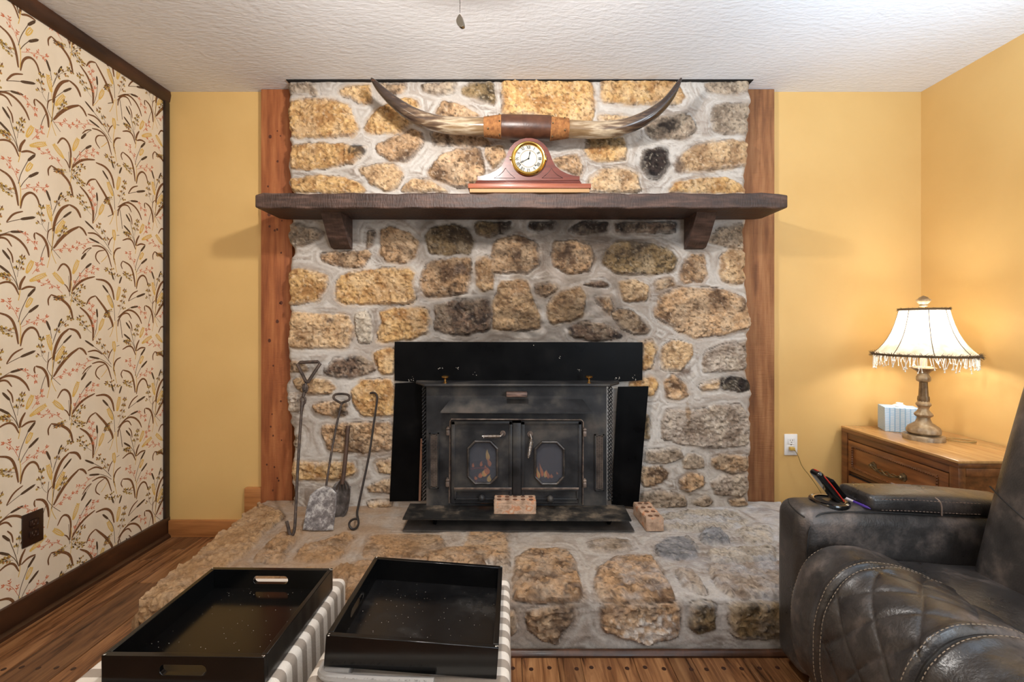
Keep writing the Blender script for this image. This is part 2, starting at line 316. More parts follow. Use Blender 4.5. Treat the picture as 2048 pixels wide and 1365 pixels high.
# ------------------------------------------------------------------ left wall with printed wallpaper
def wallpaper():
    pats = []      # (colour index, polygon in wall (Y, z))
    SX = 4.015
    def uv(p):
        px = p[0]/SX; py = 280+p[1]/SX; Y = XL*F/(px-VX); return np.array((Y, CZ-(py-VY)*Y/F))
    def mw(p, wpx):      # local width in metres from a width in crop px
        Y = uv(p)[0]; return wpx/SX*Y/F
    def path(pts, n=3):
        P = [Vector((*uv(p), 0)) for p in pts]; P = smooth_pts(P, n) if len(P) > 2 else [P[0].lerp(P[1], t/4) for t in range(5)]
        return np.array([(p.x, p.y) for p in P])
    def strip(P, wf, c):
        P = np.asarray(P); T = np.gradient(P, axis=0); T /= np.linalg.norm(T, axis=1)[:, None]+1e-9; Nn = np.stack([-T[:, 1], T[:, 0]], 1)
        s = np.linspace(0, 1, len(P)); wv = np.array([wf(q) for q in s])[:, None]*.5
        A = P+Nn*wv; B = P-Nn*wv
        for i in range(len(P)-1): pats.append((c, [A[i], A[i+1], B[i+1], B[i]]))
    def leaf(pts, wpx):
        w0 = mw(pts[0], wpx)*.95; strip(path(pts), lambda q: w0*(.22+.78*math.sin(PI*min(1, q*.98+.02))**.8)+.0006, 1)
    def stem(pts, c=4, wpx=4):
        w0 = mw(pts[0], wpx); strip(path(pts, 2), lambda q: w0, c)
    def cat(a, b, wpx, st=None):
        w0 = mw(a, wpx); P = path([a, b]); A, B = P[0], P[-1]
        s = np.linspace(0, 1, 9)[:, None]; strip(A+(B-A)*s, lambda q: w0*(1-(abs(2*q-1))**5)+.0008, 2)
        if st: stem(st, 4, 4)
    def diamond(c0, ax, l, w_, c):
        ax = np.asarray(ax)/(np.linalg.norm(ax)+1e-9); n = np.array((-ax[1], ax[0]))
        pats.append((c, [c0-ax*l*.5, c0+n*w_*.5, c0+ax*l*.5, c0-n*w_*.5]))
    def wheat(a, b):
        A, B = uv(a), uv(b); ax = B-A; Ln = np.linalg.norm(ax); ax = ax/Ln; n = np.array((-ax[1], ax[0]))
        k = 9
        for i in range(k):
            q = (i+.5)/k; c0 = A+(B-A)*q; ww = .0125*math.sin(PI*(.18+.74*q))
            for sgn in (-1, 1):
                d = -ax*.85+n*sgn*.6; diamond(c0+n*sgn*ww*.55, d, Ln*.19, .006, 3)
        strip(np.array([A, B]), lambda q: .003, 3)
    def circ(c0, r, c):
        pats.append((c, [c0+r*np.array((math.cos(t*PI/4), math.sin(t*PI/4))) for t in range(8)]))
    rr = random.Random(5)
    def sprig(pts, spread):
        P = path(pts); strip(P, lambda q: .0016, 5); sp = spread/SX*uv(pts[-1])[0]/F
        L_ = np.concatenate([[0], np.cumsum(np.linalg.norm(np.diff(P, axis=0), axis=1))]); n_ = max(4, int(L_[-1]/.017)); flip = rr.choice((-1, 1))
        for i in range(1, n_+1):
            t = i/n_; c = np.array([np.interp(t*L_[-1], L_, P[:, k]) for k in (0, 1)]); c2 = np.array([np.interp(min(t+.04, 1)*L_[-1]+1e-4, L_, P[:, k]) for k in (0, 1)]); T = c2-c
            T = P[-1]-P[-2] if np.linalg.norm(T) < 1e-5 else T
            T = T/(np.linalg.norm(T)+1e-9); n = np.array((-T[1], T[0])); sgn = flip*(1 if i % 2 else -1)
            l = sp*(.35+.65*math.sin(PI*(.12+.75*t)))*rr.uniform(.75, 1.15); d = T*.8+n*sgn*.62; E = c+d*l; strip(np.array([c, E]), lambda q: .0017, 5)
            m_ = max(2, int(l/.0085))
            for k in range(1, m_+1):
                c0 = c+d*l*k/m_
                for s2 in (-1, 1):
                    if rr.random() < .08: continue
                    d2 = d*.75+np.array((-d[1], d[0]))*s2*.7; diamond(c0+d2*.0045, d2, .0105, .0046, 5)
    def berries(pts, spread):
        P = path(pts, 2); strip(P, lambda q: .0012, 4); sp = spread/SX*uv(pts[-1])[0]/F
        L_ = np.concatenate([[0], np.cumsum(np.linalg.norm(np.diff(P, axis=0), axis=1))]); n_ = max(3, int(L_[-1]/.029))
        for i in range(1, n_+1):
            t = i/n_; c = np.array([np.interp(t*L_[-1], L_, P[:, k]) for k in (0, 1)]); j = min(len(P)-1, max(1, int(t*(len(P)-1)))); T = P[j]-P[j-1]; T = T/(np.linalg.norm(T)+1e-9); n = np.array((-T[1], T[0]))
            for sgn in (-1, 1):
                d = T*.55+n*sgn*.85; l = sp*rr.uniform(.5, 1.0)*(1.05-.4*t); E = c+d*l; strip(np.array([c, E]), lambda q: .0008, 4)
                circ(E, .0048, 6); circ(E+np.array((.001, .001)), .0022, rr.choice([3, 5]))
                if rr.random() < .5: circ(E+np.array((.0095, -.003*sgn)), .0042, 6)
                diamond(c+d*l*.55+T*.008, d*.3+T, .016, .0062, rr.choice([1, 2])); 
        circ(P[-1], .005, 6)
    # bouquet with two arching leaves
    cat((370, 400), (405, 495), 17, [(405, 495), (415, 560)]); cat((497, 420), (465, 487), 15, [(465, 487), (440, 560), (420, 610)])
    cat((575, 575), (505, 625), 15, [(505, 625), (440, 690), (425, 730)])
    leaf([(425, 735), (442, 640), (490, 550), (555, 520)], 24); leaf([(555, 520), (610, 548), (636, 590), (648, 627)], 21)
    leaf([(428, 872), (490, 790), (560, 730), (635, 697)], 25); leaf([(635, 697), (670, 720), (695, 770)], 17)
    leaf([(390, 945), (385, 860), (350, 780), (285, 745)], 20); leaf([(280, 745), (272, 770), (282, 803)], 12); leaf([(378, 800), (385, 730), (420, 710)], 8)
    stem([(322, 980), (340, 900), (370, 835)], 4, 5); stem([(380, 800), (415, 870), (485, 953)]); stem([(378, 795), (384, 720), (392, 660)]); stem([(440, 700), (425, 800), (415, 890)], 4, 6)
    wheat((383, 520), (412, 655)); wheat((515, 650), (445, 752))
    stem([(412, 650), (425, 760), (415, 880), (378, 1028)], 3, 5); stem([(410, 880), (425, 940), (450, 995)], 3, 5)
    berries([(375, 740), (340, 690), (325, 620), (332, 550)], 50); berries([(425, 580), (450, 520), (500, 470), (545, 440)], 42); berries([(450, 820), (480, 780), (512, 712)], 34)
    sprig([(430, 890), (500, 872), (572, 872)], 34)
    # bouquet with hooked leaf
    leaf([(585, 455), (565, 350), (500, 270), (410, 205)], 20); leaf([(412, 205), (383, 235), (390, 288)], 12); leaf([(575, 228), (620, 180), (680, 155), (762, 160)], 18)
    leaf([(560, 230), (572, 100), (550, 20), (500, -25), (460, 30)], 16); leaf([(555, 225), (540, 180), (515, 150)], 9)
    wheat((428, 33), (512, 150)); wheat((628, -10), (585, 88)); cat((735, 45), (685, 70), 16, [(685, 68), (620, 130), (577, 220)])
    sprig([(500, 220), (430, 130), (330, 90)], 40); sprig([(580, 200), (660, 120), (765, 95)], 38)
    berries([(560, 300), (600, 255), (655, 215)], 42); berries([(560, 240), (600, 310), (655, 345)], 38); berries([(540, 260), (500, 255), (458, 248)], 22)
    stem([(570, 110), (578, 250), (557, 400)], 3, 5); stem([(552, 95), (556, 180), (558, 260)])
    # sprig with a single leaf
    leaf([(745, 672), (750, 560), (710, 450), (640, 370)], 18); cat((776, 420), (782, 497), 14, [(782, 495), (775, 580), (752, 650)])
    wheat((830, 518), (795, 602)); stem([(795, 600), (775, 635), (748, 668)], 3, 4); sprig([(762, 600), (745, 480), (730, 375)], 30); berries([(735, 605), (690, 550), (642, 468)], 42)
    # wide bouquet
    leaf([(905, 605), (900, 560), (850, 450), (768, 318)], 20); leaf([(768, 316), (720, 318), (692, 367)], 13); leaf([(916, 390), (900, 290), (850, 215), (768, 182)], 18)
    cat((822, 243), (870, 322), 15, [(870, 320), (915, 420), (922, 560)]); cat((893, 155), (912, 230), 13); cat((977, 218), (957, 272), 13)
    wheat((865, 338), (905, 452)); wheat((960, 298), (940, 402)); leaf([(945, 612), (950, 560), (980, 520), (1030, 525), (1055, 582)], 13); leaf([(945, 540), (1020, 495), (1080, 530), (1120, 590), (1137, 645)], 15)
    cat((1045, 490), (1110, 496), 14, [(1045, 490), (980, 512), (940, 570)]); cat((1092, 418), (1167, 410), 16, [(1092, 418), (1060, 424), (1030, 433)]); leaf([(1030, 430), (1060, 380), (1107, 370)], 11)
    sprig([(1080, 480), (1130, 530), (1165, 585)], 30); berries([(950, 520), (985, 430), (1000, 350)], 36); berries([(915, 240), (930, 200), (862, 135)], 38); berries([(905, 480), (870, 470), (850, 490)], 24)
    stem([(920, 570), (900, 640), (880, 680)], 3, 5); stem([(930, 560), (935, 650), (942, 735)], 3, 5); stem([(962, 560), (974, 640), (982, 714)], 4, 5); stem([(905, 600), (885, 607), (865, 617)], 4, 5)
    # bouquet with a loop
    cat((680, 648), (757, 722), 14, [(755, 720), (830, 800), (892, 900)]); cat((712, 788), (802, 832), 14, [(800, 830), (850, 870), (895, 925)])
    leaf([(703, 748), (770, 750), (822, 802)], 13); leaf([(738, 853), (800, 850), (860, 890), (896, 1025)], 13); leaf([(802, 998), (762, 950), (778, 895), (842, 885)], 10); leaf([(926, 1005), (908, 930), (930, 875), (970, 867)], 13); leaf([(660, 917), (690, 880), (732, 865)], 9)
    cat((692, 907), (650, 962), 17, [(692, 907), (712, 885), (735, 868)]); wheat((912, 722), (920, 807)); stem([(920, 805), (905, 900), (936, 1065)], 3, 5); sprig([(760, 822), (690, 830), (627, 850)], 40)
    berries([(875, 870), (850, 770), (800, 700)], 42); stem([(860, 930), (840, 955), (812, 982)], 3, 5); leaf([(870, 850), (880, 810), (905, 780)], 9); stem([(935, 768), (958, 766)])
    # slim bouquets
    cat((1010, 595), (1047, 662), 14, [(1045, 660), (1070, 760), (1087, 850)]); cat((992, 685), (1047, 747), 14, [(1045, 745), (1070, 790), (1087, 850)])
    leaf([(1033, 588), (1056, 630), (1060, 682)], 9); leaf([(983, 808), (1030, 790), (1065, 810), (1088, 882)], 13); leaf([(1092, 852), (1095, 810), (1118, 768)], 15); leaf([(1098, 850), (1130, 833), (1167, 845)], 13)
    wheat((1152, 678), (1123, 752)); wheat((1217, 768), (1138, 802)); sprig([(1150, 760), (1175, 720), (1197, 688)], 26); berries([(1080, 770), (1085, 720), (1102, 660)], 38); berries([(1060, 790), (1030, 760), (1010, 750)], 24); stem([(1095, 830), (1090, 890), (1085, 915)], 3, 5)
    cat((1166, 23), (1128, 62), 15, [(1130, 60), (1095, 140), (1085, 200)]); cat((1182, 133), (1131, 162), 15, [(1133, 160), (1110, 190), (1095, 220)]); wheat((1148, 76), (1122, 124))
    leaf([(1085, 335), (1075, 240), (1050, 150), (985, 97)], 15); leaf([(985, 97), (968, 120), (983, 162)], 9); leaf([(1095, 352), (1105, 280), (1140, 250), (1172, 280), (1188, 352)], 14)
    sprig([(1085, 180), (1060, 100), (1028, 48)], 34); sprig([(1100, 235), (1150, 222), (1212, 230)], 30); berries([(1080, 265), (1040, 240), (1008, 208)], 30); stem([(1090, 190), (1098, 260), (1092, 335)], 3, 5)
    mb = MB(); mb.box(XL-.1, XL, RY, D, -.1, ZC+.1)
    TY, TZ = .533, .521; eps = 0
    for i in range(-4, 2):
        for j in range(-4, 4):
            dy = i*TY; dz = j*TZ+(-i*TZ/2 if True else 0)
            dz = ((dz+TZ*2) % (TZ*1e9)) if False else dz
            for c, poly in pats:
                q = [(p[0]+dy, p[1]+dz) for p in poly]
                if max(p[0] for p in q) < .2 or min(p[0] for p in q) > D-.03 or max(p[1] for p in q) < .08 or min(p[1] for p in q) > ZC-.04: continue
                eps = (eps+1) % 7
                mb.mi = c; mb.add([(XL+.0003+.00004*eps, min(p[0], D-.001), min(max(p[1], .01), ZC-.001)) for p in q], [list(range(len(q)))])
    paper = mat('cream_wallpaper', [(.3, (214, 198, 174)), (.7, (226, 212, 190))], .7, scale=6, stretch=(1, 1, .4))
    cols = [(112, 72, 38), (78, 56, 34), (212, 172, 86), (92, 68, 44), (198, 108, 68), (158, 128, 62)]
    ms = [paper]+[mat('print_'+n, c, .7) for n, c in zip(['leaf_brown', 'cattail_brown', 'wheat_gold', 'stem_brown', 'sprig_coral', 'berry_olive'], cols)]
    struct(mb.build('wall_left', ms, fix=False))
wallpaper()
# ------------------------------------------------------------------ trims
def tr(name, m, mb): return struct(mb.build(name, m))
tr('trim_1', m_brown, MB().prism([(XL, RY, ZC), (XL+.016, RY, ZC), (XL+.02, RY, ZC-.02), (XL+.014, RY, ZC-.055), (XL+.006, RY, ZC-.066), (XL, RY, ZC-.066)], (0, D-RY, 0)))            # crown
tr('trim_2', mat('espresso_corner_trim', [(.3, (34, 24, 20)), (.7, (52, 36, 28))], .4, scale=12), MB().box(XL, XL+.014, D-.034, D-.001, .085, ZC-.062, .003))
tr('baseboard_left', m_brown, MB().box(XL, XL+.016, RY, D, .012, .105, .003).prism([(XL+.014, RY, 0), (XL+.034, RY, 0), (XL+.031, RY, .012), (XL+.022, RY, .019), (XL+.014, RY, .021)], (0, D-RY, 0)))
tr('baseboard_back', m_pine, MB().box(XL+.018, -1.30, D-.02, D, .0, .088, .002))
tr('baseboard_right', m_pine, MB().box(XR-.016, XR, RY, D, 0, .088, .002))
kb = MB().box((527-VX)*D/F+.004, (590-VX)*D/F, 2.425, D, .168, ZC-.002, .002); kb.mi = 1; kr = random.Random(21)
for i in range(26):
    x, z, r = (kr.uniform(540, 572)-VX)*D/F, kr.uniform(.25, 2.3), kr.choice([.004, .005, .006, .009])
    kb.add([(x+r*math.cos(t*PI/5)*kr.uniform(.8, 1.1), 2.4246, z+r*1.15*math.sin(t*PI/5)) for t in range(10)], [list(range(10))])
struct(kb.build('trim_3', [m_cedar, mat('cedar_knot', (84, 40, 22), .6)]))
tr('trim_4', m_cedarl, MB().box((1478-VX)*D/F, (1549-VX)*2.425/F, 2.425, D, .18, ZC-.002, .002))
tr('trim_5', m_pine, MB().box((488-VX)*2.43/F, (527-VX)*2.44/F, 2.432, D, .09, .265, .002))
# bullnose strip along the foot of the hearth
bn = [(0, .0), (.016, .0), (.018, .008), (.014, .016), (.006, .020), (0, .020)]
tr('trim_6', m_brown, MB().prism([(-1.315, 1.568-a, b) for a, b in bn], (2.76, 0, 0)))
tr('trim_7', m_dark, MB().box(-1.150, 1.245, 2.331, 2.40, ZC-.0042, ZC-.0005))      # dark caulk gap above the stones
# ------------------------------------------------------------------ stonework
YS = 2.351; ZH = .2
SC = {'o': ((208, 170, 116), (158, 116, 72)), 't': ((206, 174, 134), (152, 120, 88)), 'b': ((176, 146, 114), (96, 76, 60)), 'd': ((132, 108, 90), (46, 40, 40)),
      'v': ((146, 122, 86), (70, 58, 42)), 'g': ((168, 150, 130), (126, 110, 94)), 'w': ((198, 188, 174), (160, 148, 132)), 'k': ((56, 46, 42), (30, 26, 25)),
      'n': ((194, 158, 120), (104, 80, 60)), 'e': ((150, 150, 152), (108, 108, 112)), 'p': ((184, 170, 156), (140, 122, 106))}
CR = {3: (500, 130, 3.5), 4: (1000, 130, 3.413), 5: (550, 440, 4.096), 6: (1000, 440, 3.657), 7: (540, 680, 3.25), 8: (1240, 640, 3.103), 9: (1000, 1000, 3.413), 2: (240, 980, 3.657), 1: (380, 1060, 3.012)}
WALL = """3g 260,125 440,125 475,205 440,215 400,190 270,190;3o 630,180 700,150 840,140 860,260 760,262 660,215;3b 905,130 1090,130 1070,195 980,205 920,170
3g 1200,140 1430,120 1440,190 1330,205 1220,180;3v 1480,165 1560,120 1705,120 1715,275 1600,245 1480,205;3o 258,255 420,232 600,240 700,300 755,440 720,495 500,508 275,500 262,380
3o 805,440 840,365 920,290 1120,228 1175,255 1185,325 1110,430 1050,470 900,490 815,470;3n 1300,355 1350,245 1480,285 1605,360 1500,370;3b 1270,470 1640,500 1700,560 1500,572 1285,560
3n 885,560 1020,500 1130,455 1205,480 1200,580 1090,675 980,665 895,612;3o 285,565 500,548 700,565 800,580 795,625 700,690 520,725 300,728 280,640;3t 765,735 850,700 1000,695 1078,760 1025,865 960,885 850,835
3n 1250,745 1330,640 1450,598 1605,585 1640,690 1640,765 1540,858 1440,855 1290,795;3n 1650,578 1760,568 1795,640 1700,725 1655,645;3o 285,800 420,778 640,788 770,830 815,895 285,895;3t 1055,885 1130,798 1250,808 1390,888
4o 15,105 630,100 640,340 620,390 400,385 350,345 15,345 18,200;4o 688,105 1200,100 1262,220 1240,262 1000,268 690,248;4g 1400,125 1690,105 1705,160 1580,202 1420,182;4t 670,350 860,345 990,395 860,420 700,400
4v 600,505 840,495 855,565 700,572 580,562;4g 985,400 1100,342 1290,342 1342,440 1240,503 1060,508 995,462;4g 1448,290 1560,262 1700,275 1700,465 1560,468 1458,452 1440,370;4o 575,572 862,560 855,652 760,662 640,658 595,622
4k 975,582 1140,568 1152,682 1080,778 1005,762 955,682;4t 1205,695 1260,598 1350,540 1560,512 1690,525 1690,690 1400,718 1212,722;4n 355,640 520,612 562,700 542,762 480,742 395,692;4t 615,785 700,708 850,708 935,752 968,870 615,870
4o 1155,870 1200,808 1380,778 1560,772 1695,860 1695,872
5g 100,25 210,38 400,100 380,140 250,202 138,222 108,150;5n 375,282 590,258 770,248 785,300 720,382 580,388 388,332;5d 768,90 818,98 802,205 758,232;5n 868,90 960,58 1080,108 1175,180 1142,302 1060,352 930,342 866,282 878,200
5v 1225,130 1290,58 1450,38 1580,78 1635,180 1602,272 1400,292 1276,272;5v 1640,20 1885,20 1822,112 1740,142 1655,112;5o 100,430 180,400 430,448 422,542 352,662 200,692 95,702 88,550;5o 505,522 560,448 850,398 1080,398 1145,440 1112,530 1155,640 1102,682 560,688 496,642
5n 1195,440 1260,348 1450,318 1605,318 1605,500 1562,602 1240,635 1186,560;5t 1648,340 1720,298 1795,328 1784,562 1700,584 1645,520;5t 110,758 350,778 600,788 645,900 602,1042 350,1052 125,1048 92,900;5w 658,770 760,742 792,870 782,1002 690,1014 656,900
5o 868,758 960,728 1240,728 1274,850 1242,932 1060,984 850,1002 838,932 878,850;5d 1308,708 1420,668 1764,648 1774,760 1754,902 1500,942 1306,902 1326,800;5o 815,1090 960,1050 990,1160 830,1200
6n -10,145 120,108 280,168 292,330 200,392 0,392 -62,382 -52,178;6n 388,168 540,148 664,188 694,280 652,372 480,392 376,330;6v 766,228 860,158 1100,168 1254,218 1304,290 1272,372 1080,398 860,398 756,320
6k -20,15 95,15 25,92 -5,92;6k 215,15 405,15 392,62 300,72 225,62;6k 508,82 600,15 795,15 772,92 560,102;6d 838,25 1290,15 1290,92 850,92;6g 1515,160 1590,68 1780,25 1805,120 1785,222 1650,192
6n 1366,300 1400,248 1500,258 1514,400 1472,462 1330,452 1326,380;6t 1606,268 1700,218 1805,238 1805,440 1750,474 1616,442;6t -5,462 190,438 232,550 284,680 294,792 150,814 5,804 -55,792 -45,600;6b 266,470 400,468 434,500 340,562 268,532
6t 345,622 430,528 580,478 624,560 614,692 500,742 366,754;6n 696,558 800,568 824,640 802,704 700,592;6t 878,448 980,438 1084,478 1074,592 898,594;6b 1138,448 1250,428 1274,480 1150,512
6n 1136,652 1180,558 1300,498 1480,498 1640,518 1785,578 1838,772 1700,824 1430,864 1300,812 1136,702;6b 816,688 900,648 1000,688 1094,790 1084,834 980,834 876,790;6d 498,792 600,748 780,758 905,862 700,884 518,852;6d 598,470 760,448 804,480 700,492
8o 135,142 200,128 228,180 192,292 135,312;8t 258,168 330,128 440,148 454,210 382,314 260,308 248,230;8p 508,262 540,198 640,148 795,138 798,302 700,314 520,324;8n 278,380 330,338 404,400 424,472 370,498 288,482
8o 60,380 200,358 234,400 202,474 60,430;8t 488,410 620,368 622,422 508,444;8k 620,368 700,348 815,380 818,432 750,448 638,422;8p 256,622 290,558 480,568 600,528 740,528 805,620 795,782 560,798 400,774 258,742
8g 148,808 370,798 394,850 300,894 148,884;8g 388,868 450,828 514,860 514,914 400,924;8b 566,870 640,838 790,848 808,932 700,954 578,914;8b 130,918 260,918 304,960 262,1014 150,1038 126,1000;8n 368,1000 430,958 514,968 518,1032 430,1068 368,1050
8p 568,1008 640,968 795,958 803,1062 740,1094 588,1084;8g 126,1078 250,1068 394,1090 404,1152 250,1174 126,1174;8g 438,1130 540,1088 574,1140 520,1164;8b 678,1130 760,1098 805,1150 700,1160;8v 100,570 184,600 184,742 100,752
7b 105,148 220,138 244,200 118,208;7d 356,190 420,128 580,98 674,150 684,196 590,238 430,244 366,222;7o 698,78 810,58 810,218 710,214;7t 148,258 390,262 420,312 402,348 250,354 178,322;7p 105,358 190,348 204,462 118,468
7n 278,430 360,408 502,398 494,494 400,494 300,472;7o 528,330 600,268 805,258 805,494 600,494 548,432;7n 346,558 480,548 795,538 795,714 600,734 388,724 338,600;7o 140,800 300,803 542,798 554,872 400,914 140,904;7t 688,798 790,778 790,872 720,864
7b 638,960 790,898 790,994 650,984;7t 628,1060 790,1048 790,1090 640,1094;7g 128,670 210,598 192,704;7g 120,960 168,958 160,1042 128,1042"""
SPOT = [(715, 300, 22, 14, 'k'), (922, 537, 17, 14, 'd'), (1335, 252, 24, 18, 'k'), (1358, 330, 14, 22, 'd'), (682, 822, 16, 14, 'k'), (662, 640, 9, 6, 'd'), (1368, 745, 16, 14, 'd'), (1375, 830, 6, 26, 'b'), (1317, 715, 8, 12, 'd')]
def parse(txt):
    out = []
    for ent in txt.replace('\n', ';').split(';'):
        a = ent.split(); ox, oy, s = CR[int(a[0][0])]
        out.append((a[0][1], np.array([(ox+float(q.split(',')[0])/s, oy+float(q.split(',')[1])/s) for q in a[1:]])))
    return out
def chaikin(p, it=2):
    for _ in range(it):
        q = np.roll(p, -1, 0); n = np.empty((2*len(p), 2)); n[0::2] = p*.9+q*.1; n[1::2] = p*.1+q*.9; p = n
    return p
LIN = {k: (np.array(lin(a)), np.array(lin(b))) for k, (a, b) in SC.items()}
def stone_field(PX, PY, stones, unit, hgt, seed=1):
    """PX,PY sample positions (any 2D unit), unit = metres per unit; returns height and colour"""
    mx, my = PX*unit, PY*unit
    wx = ((fbm(mx*22, my*22, 91)-.5)*.016+(fbm(mx*75, my*75, 93)-.5)*.009)/unit; wy = ((fbm(mx*22, my*22, 92)-.5)*.016+(fbm(mx*75, my*75, 94)-.5)*.009)/unit
    QX, QY = PX+wx, PY+wy
    rnd = random.Random(seed); near = np.full(PX.shape, .06); polys = []
    for i, (ck, poly) in enumerate(stones):
        poly = chaikin(poly, 2); x0, y0 = poly.min(0)-.05/unit; x1, y1 = poly.max(0)+.05/unit
        ms = (QX > x0) & (QX < x1) & (QY > y0) & (QY < y1); d = sdf_poly(QX[ms], QY[ms], poly)*unit+.0055 if ms.any() else None
        polys.append((ms, d))
        if d is not None: near[ms] = np.minimum(near[ms], -d)
    # joints: trowelled mortar with brush streaks that follow the stone outlines
    nw = np.clip(near, 0, .06); st1 = .45*fbm(nw/.006+fbm(mx*7, my*7, 12)*5, (mx+my)*9, 13, 3)+.55*fbm(mx*14+fbm(mx*5, my*5, 16)*4, my*95+fbm(mx*6, my*6, 17)*14, 18, 3); st2 = fbm(nw/.011+fbm(mx*5, my*5, 14)*4, (mx-my)*6, 15, 3)
    H = (st2-.5)*.008+(st1-.5)*.007+(fbm(mx*6, my*6, 5)-.5)*.012-.003*np.exp(-nw/.004)
    mc1, mc2, mc3 = np.array(lin((196, 190, 183))), np.array(lin((168, 157, 147))), np.array(lin((120, 104, 91)))
    a = np.clip((st2-.36)*2.6+(fbm(mx*5, my*5, 8)-.5)*1.4, 0, 1)[..., None]; col = mc1*(1-a)+mc2*a
    a = np.clip((st1-.54)*3+(fbm(mx*4, my*6, 9)-.52)*2.6, 0, .7)[..., None]; col = col*(1-a)+mc3*a
    alpha = np.full(PX.shape, .3)
    for i, (ck, poly) in enumerate(stones):
        ms, d = polys[i]
        if d is None: continue
        X_, Y_ = mx[ms]+3.1*i, my[ms]-1.7*i
        hh = hgt*rnd.uniform(.75, 1.35)
        e = np.clip((d+.003)/.016, 0, 1); e = e*e*(3-2*e)
        r1 = fbm(X_*24, Y_*24, 20+i, 3)-.5; r2 = fbm(X_*62, Y_*62, 40, 4)-.5; r3 = np.abs(fbm(X_*40+r1*2, Y_*52, 60, 3)-.5)
        rough = r1*.015+r2*.019-r3*.02+.003
        tilt = (X_-X_.mean())*rnd.uniform(-.05, .05)+(Y_-Y_.mean())*rnd.uniform(-.05, .05)
        H[ms] = H[ms]*(1-e)+(hh+rough+tilt)*e
        c1, c2 = LIN[ck]; j = rnd.uniform(.93, 1.07)
        b = np.clip((fbm(X_*10, Y_*12, 30+i, 3)-.47)*4, 0, 1)*.7+np.clip((fbm(X_*34, Y_*40, 31+i, 4)-.5)*4.5, 0, 1)*.65+np.clip((r2+.02)*-3, 0, .4)  # last term paints pit shade: low relief darkens the stone colour
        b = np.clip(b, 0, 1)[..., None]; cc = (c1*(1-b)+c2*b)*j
        lt = np.clip((fbm(X_*16, Y_*12, 50+i)-.52)*3.2, 0, .6)[..., None]; cc = cc*(1-lt)+(c1*.6+np.array(lin((222, 204, 176)))*.4)*lt
        s = np.clip((fbm(X_*90, Y_*110, 35)-.60)*7, 0, .75)[..., None]; cc = cc*(1-s)+c2*.38*s
        s = np.clip((fbm(X_*95, Y_*95, 37)-.66)*6, 0, .45)[..., None]; cc = cc*(1-s)+(c1*.4+np.array(lin((226, 214, 194)))*.6)*s
        hal = np.clip(1+d/.016, 0, 1)*np.clip((fbm(X_*18, Y_*30, 48+i)-.36)*3.2, 0, 1)*.55*(d < .002); col[ms] = col[ms]*(1-hal[..., None])+(c1*.55+c2*.35)*hal[..., None]
        em = np.clip((d+.001)/.006, 0, 1); sme = np.clip((fbm(X_*9, Y_*9, 44+i)-.42)*3, 0, 1)*np.clip(1-d/.02, 0, 1)*.75; alpha[ms] = alpha[ms]*(1-em)+em
        em = (em*(1-sme))[..., None]
        col[ms] = col[ms]*(1-em)+cc*em
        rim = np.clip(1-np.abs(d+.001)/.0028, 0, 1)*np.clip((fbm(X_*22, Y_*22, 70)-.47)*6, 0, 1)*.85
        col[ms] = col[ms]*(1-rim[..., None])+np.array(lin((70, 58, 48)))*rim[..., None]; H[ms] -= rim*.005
    return H, col, alpha
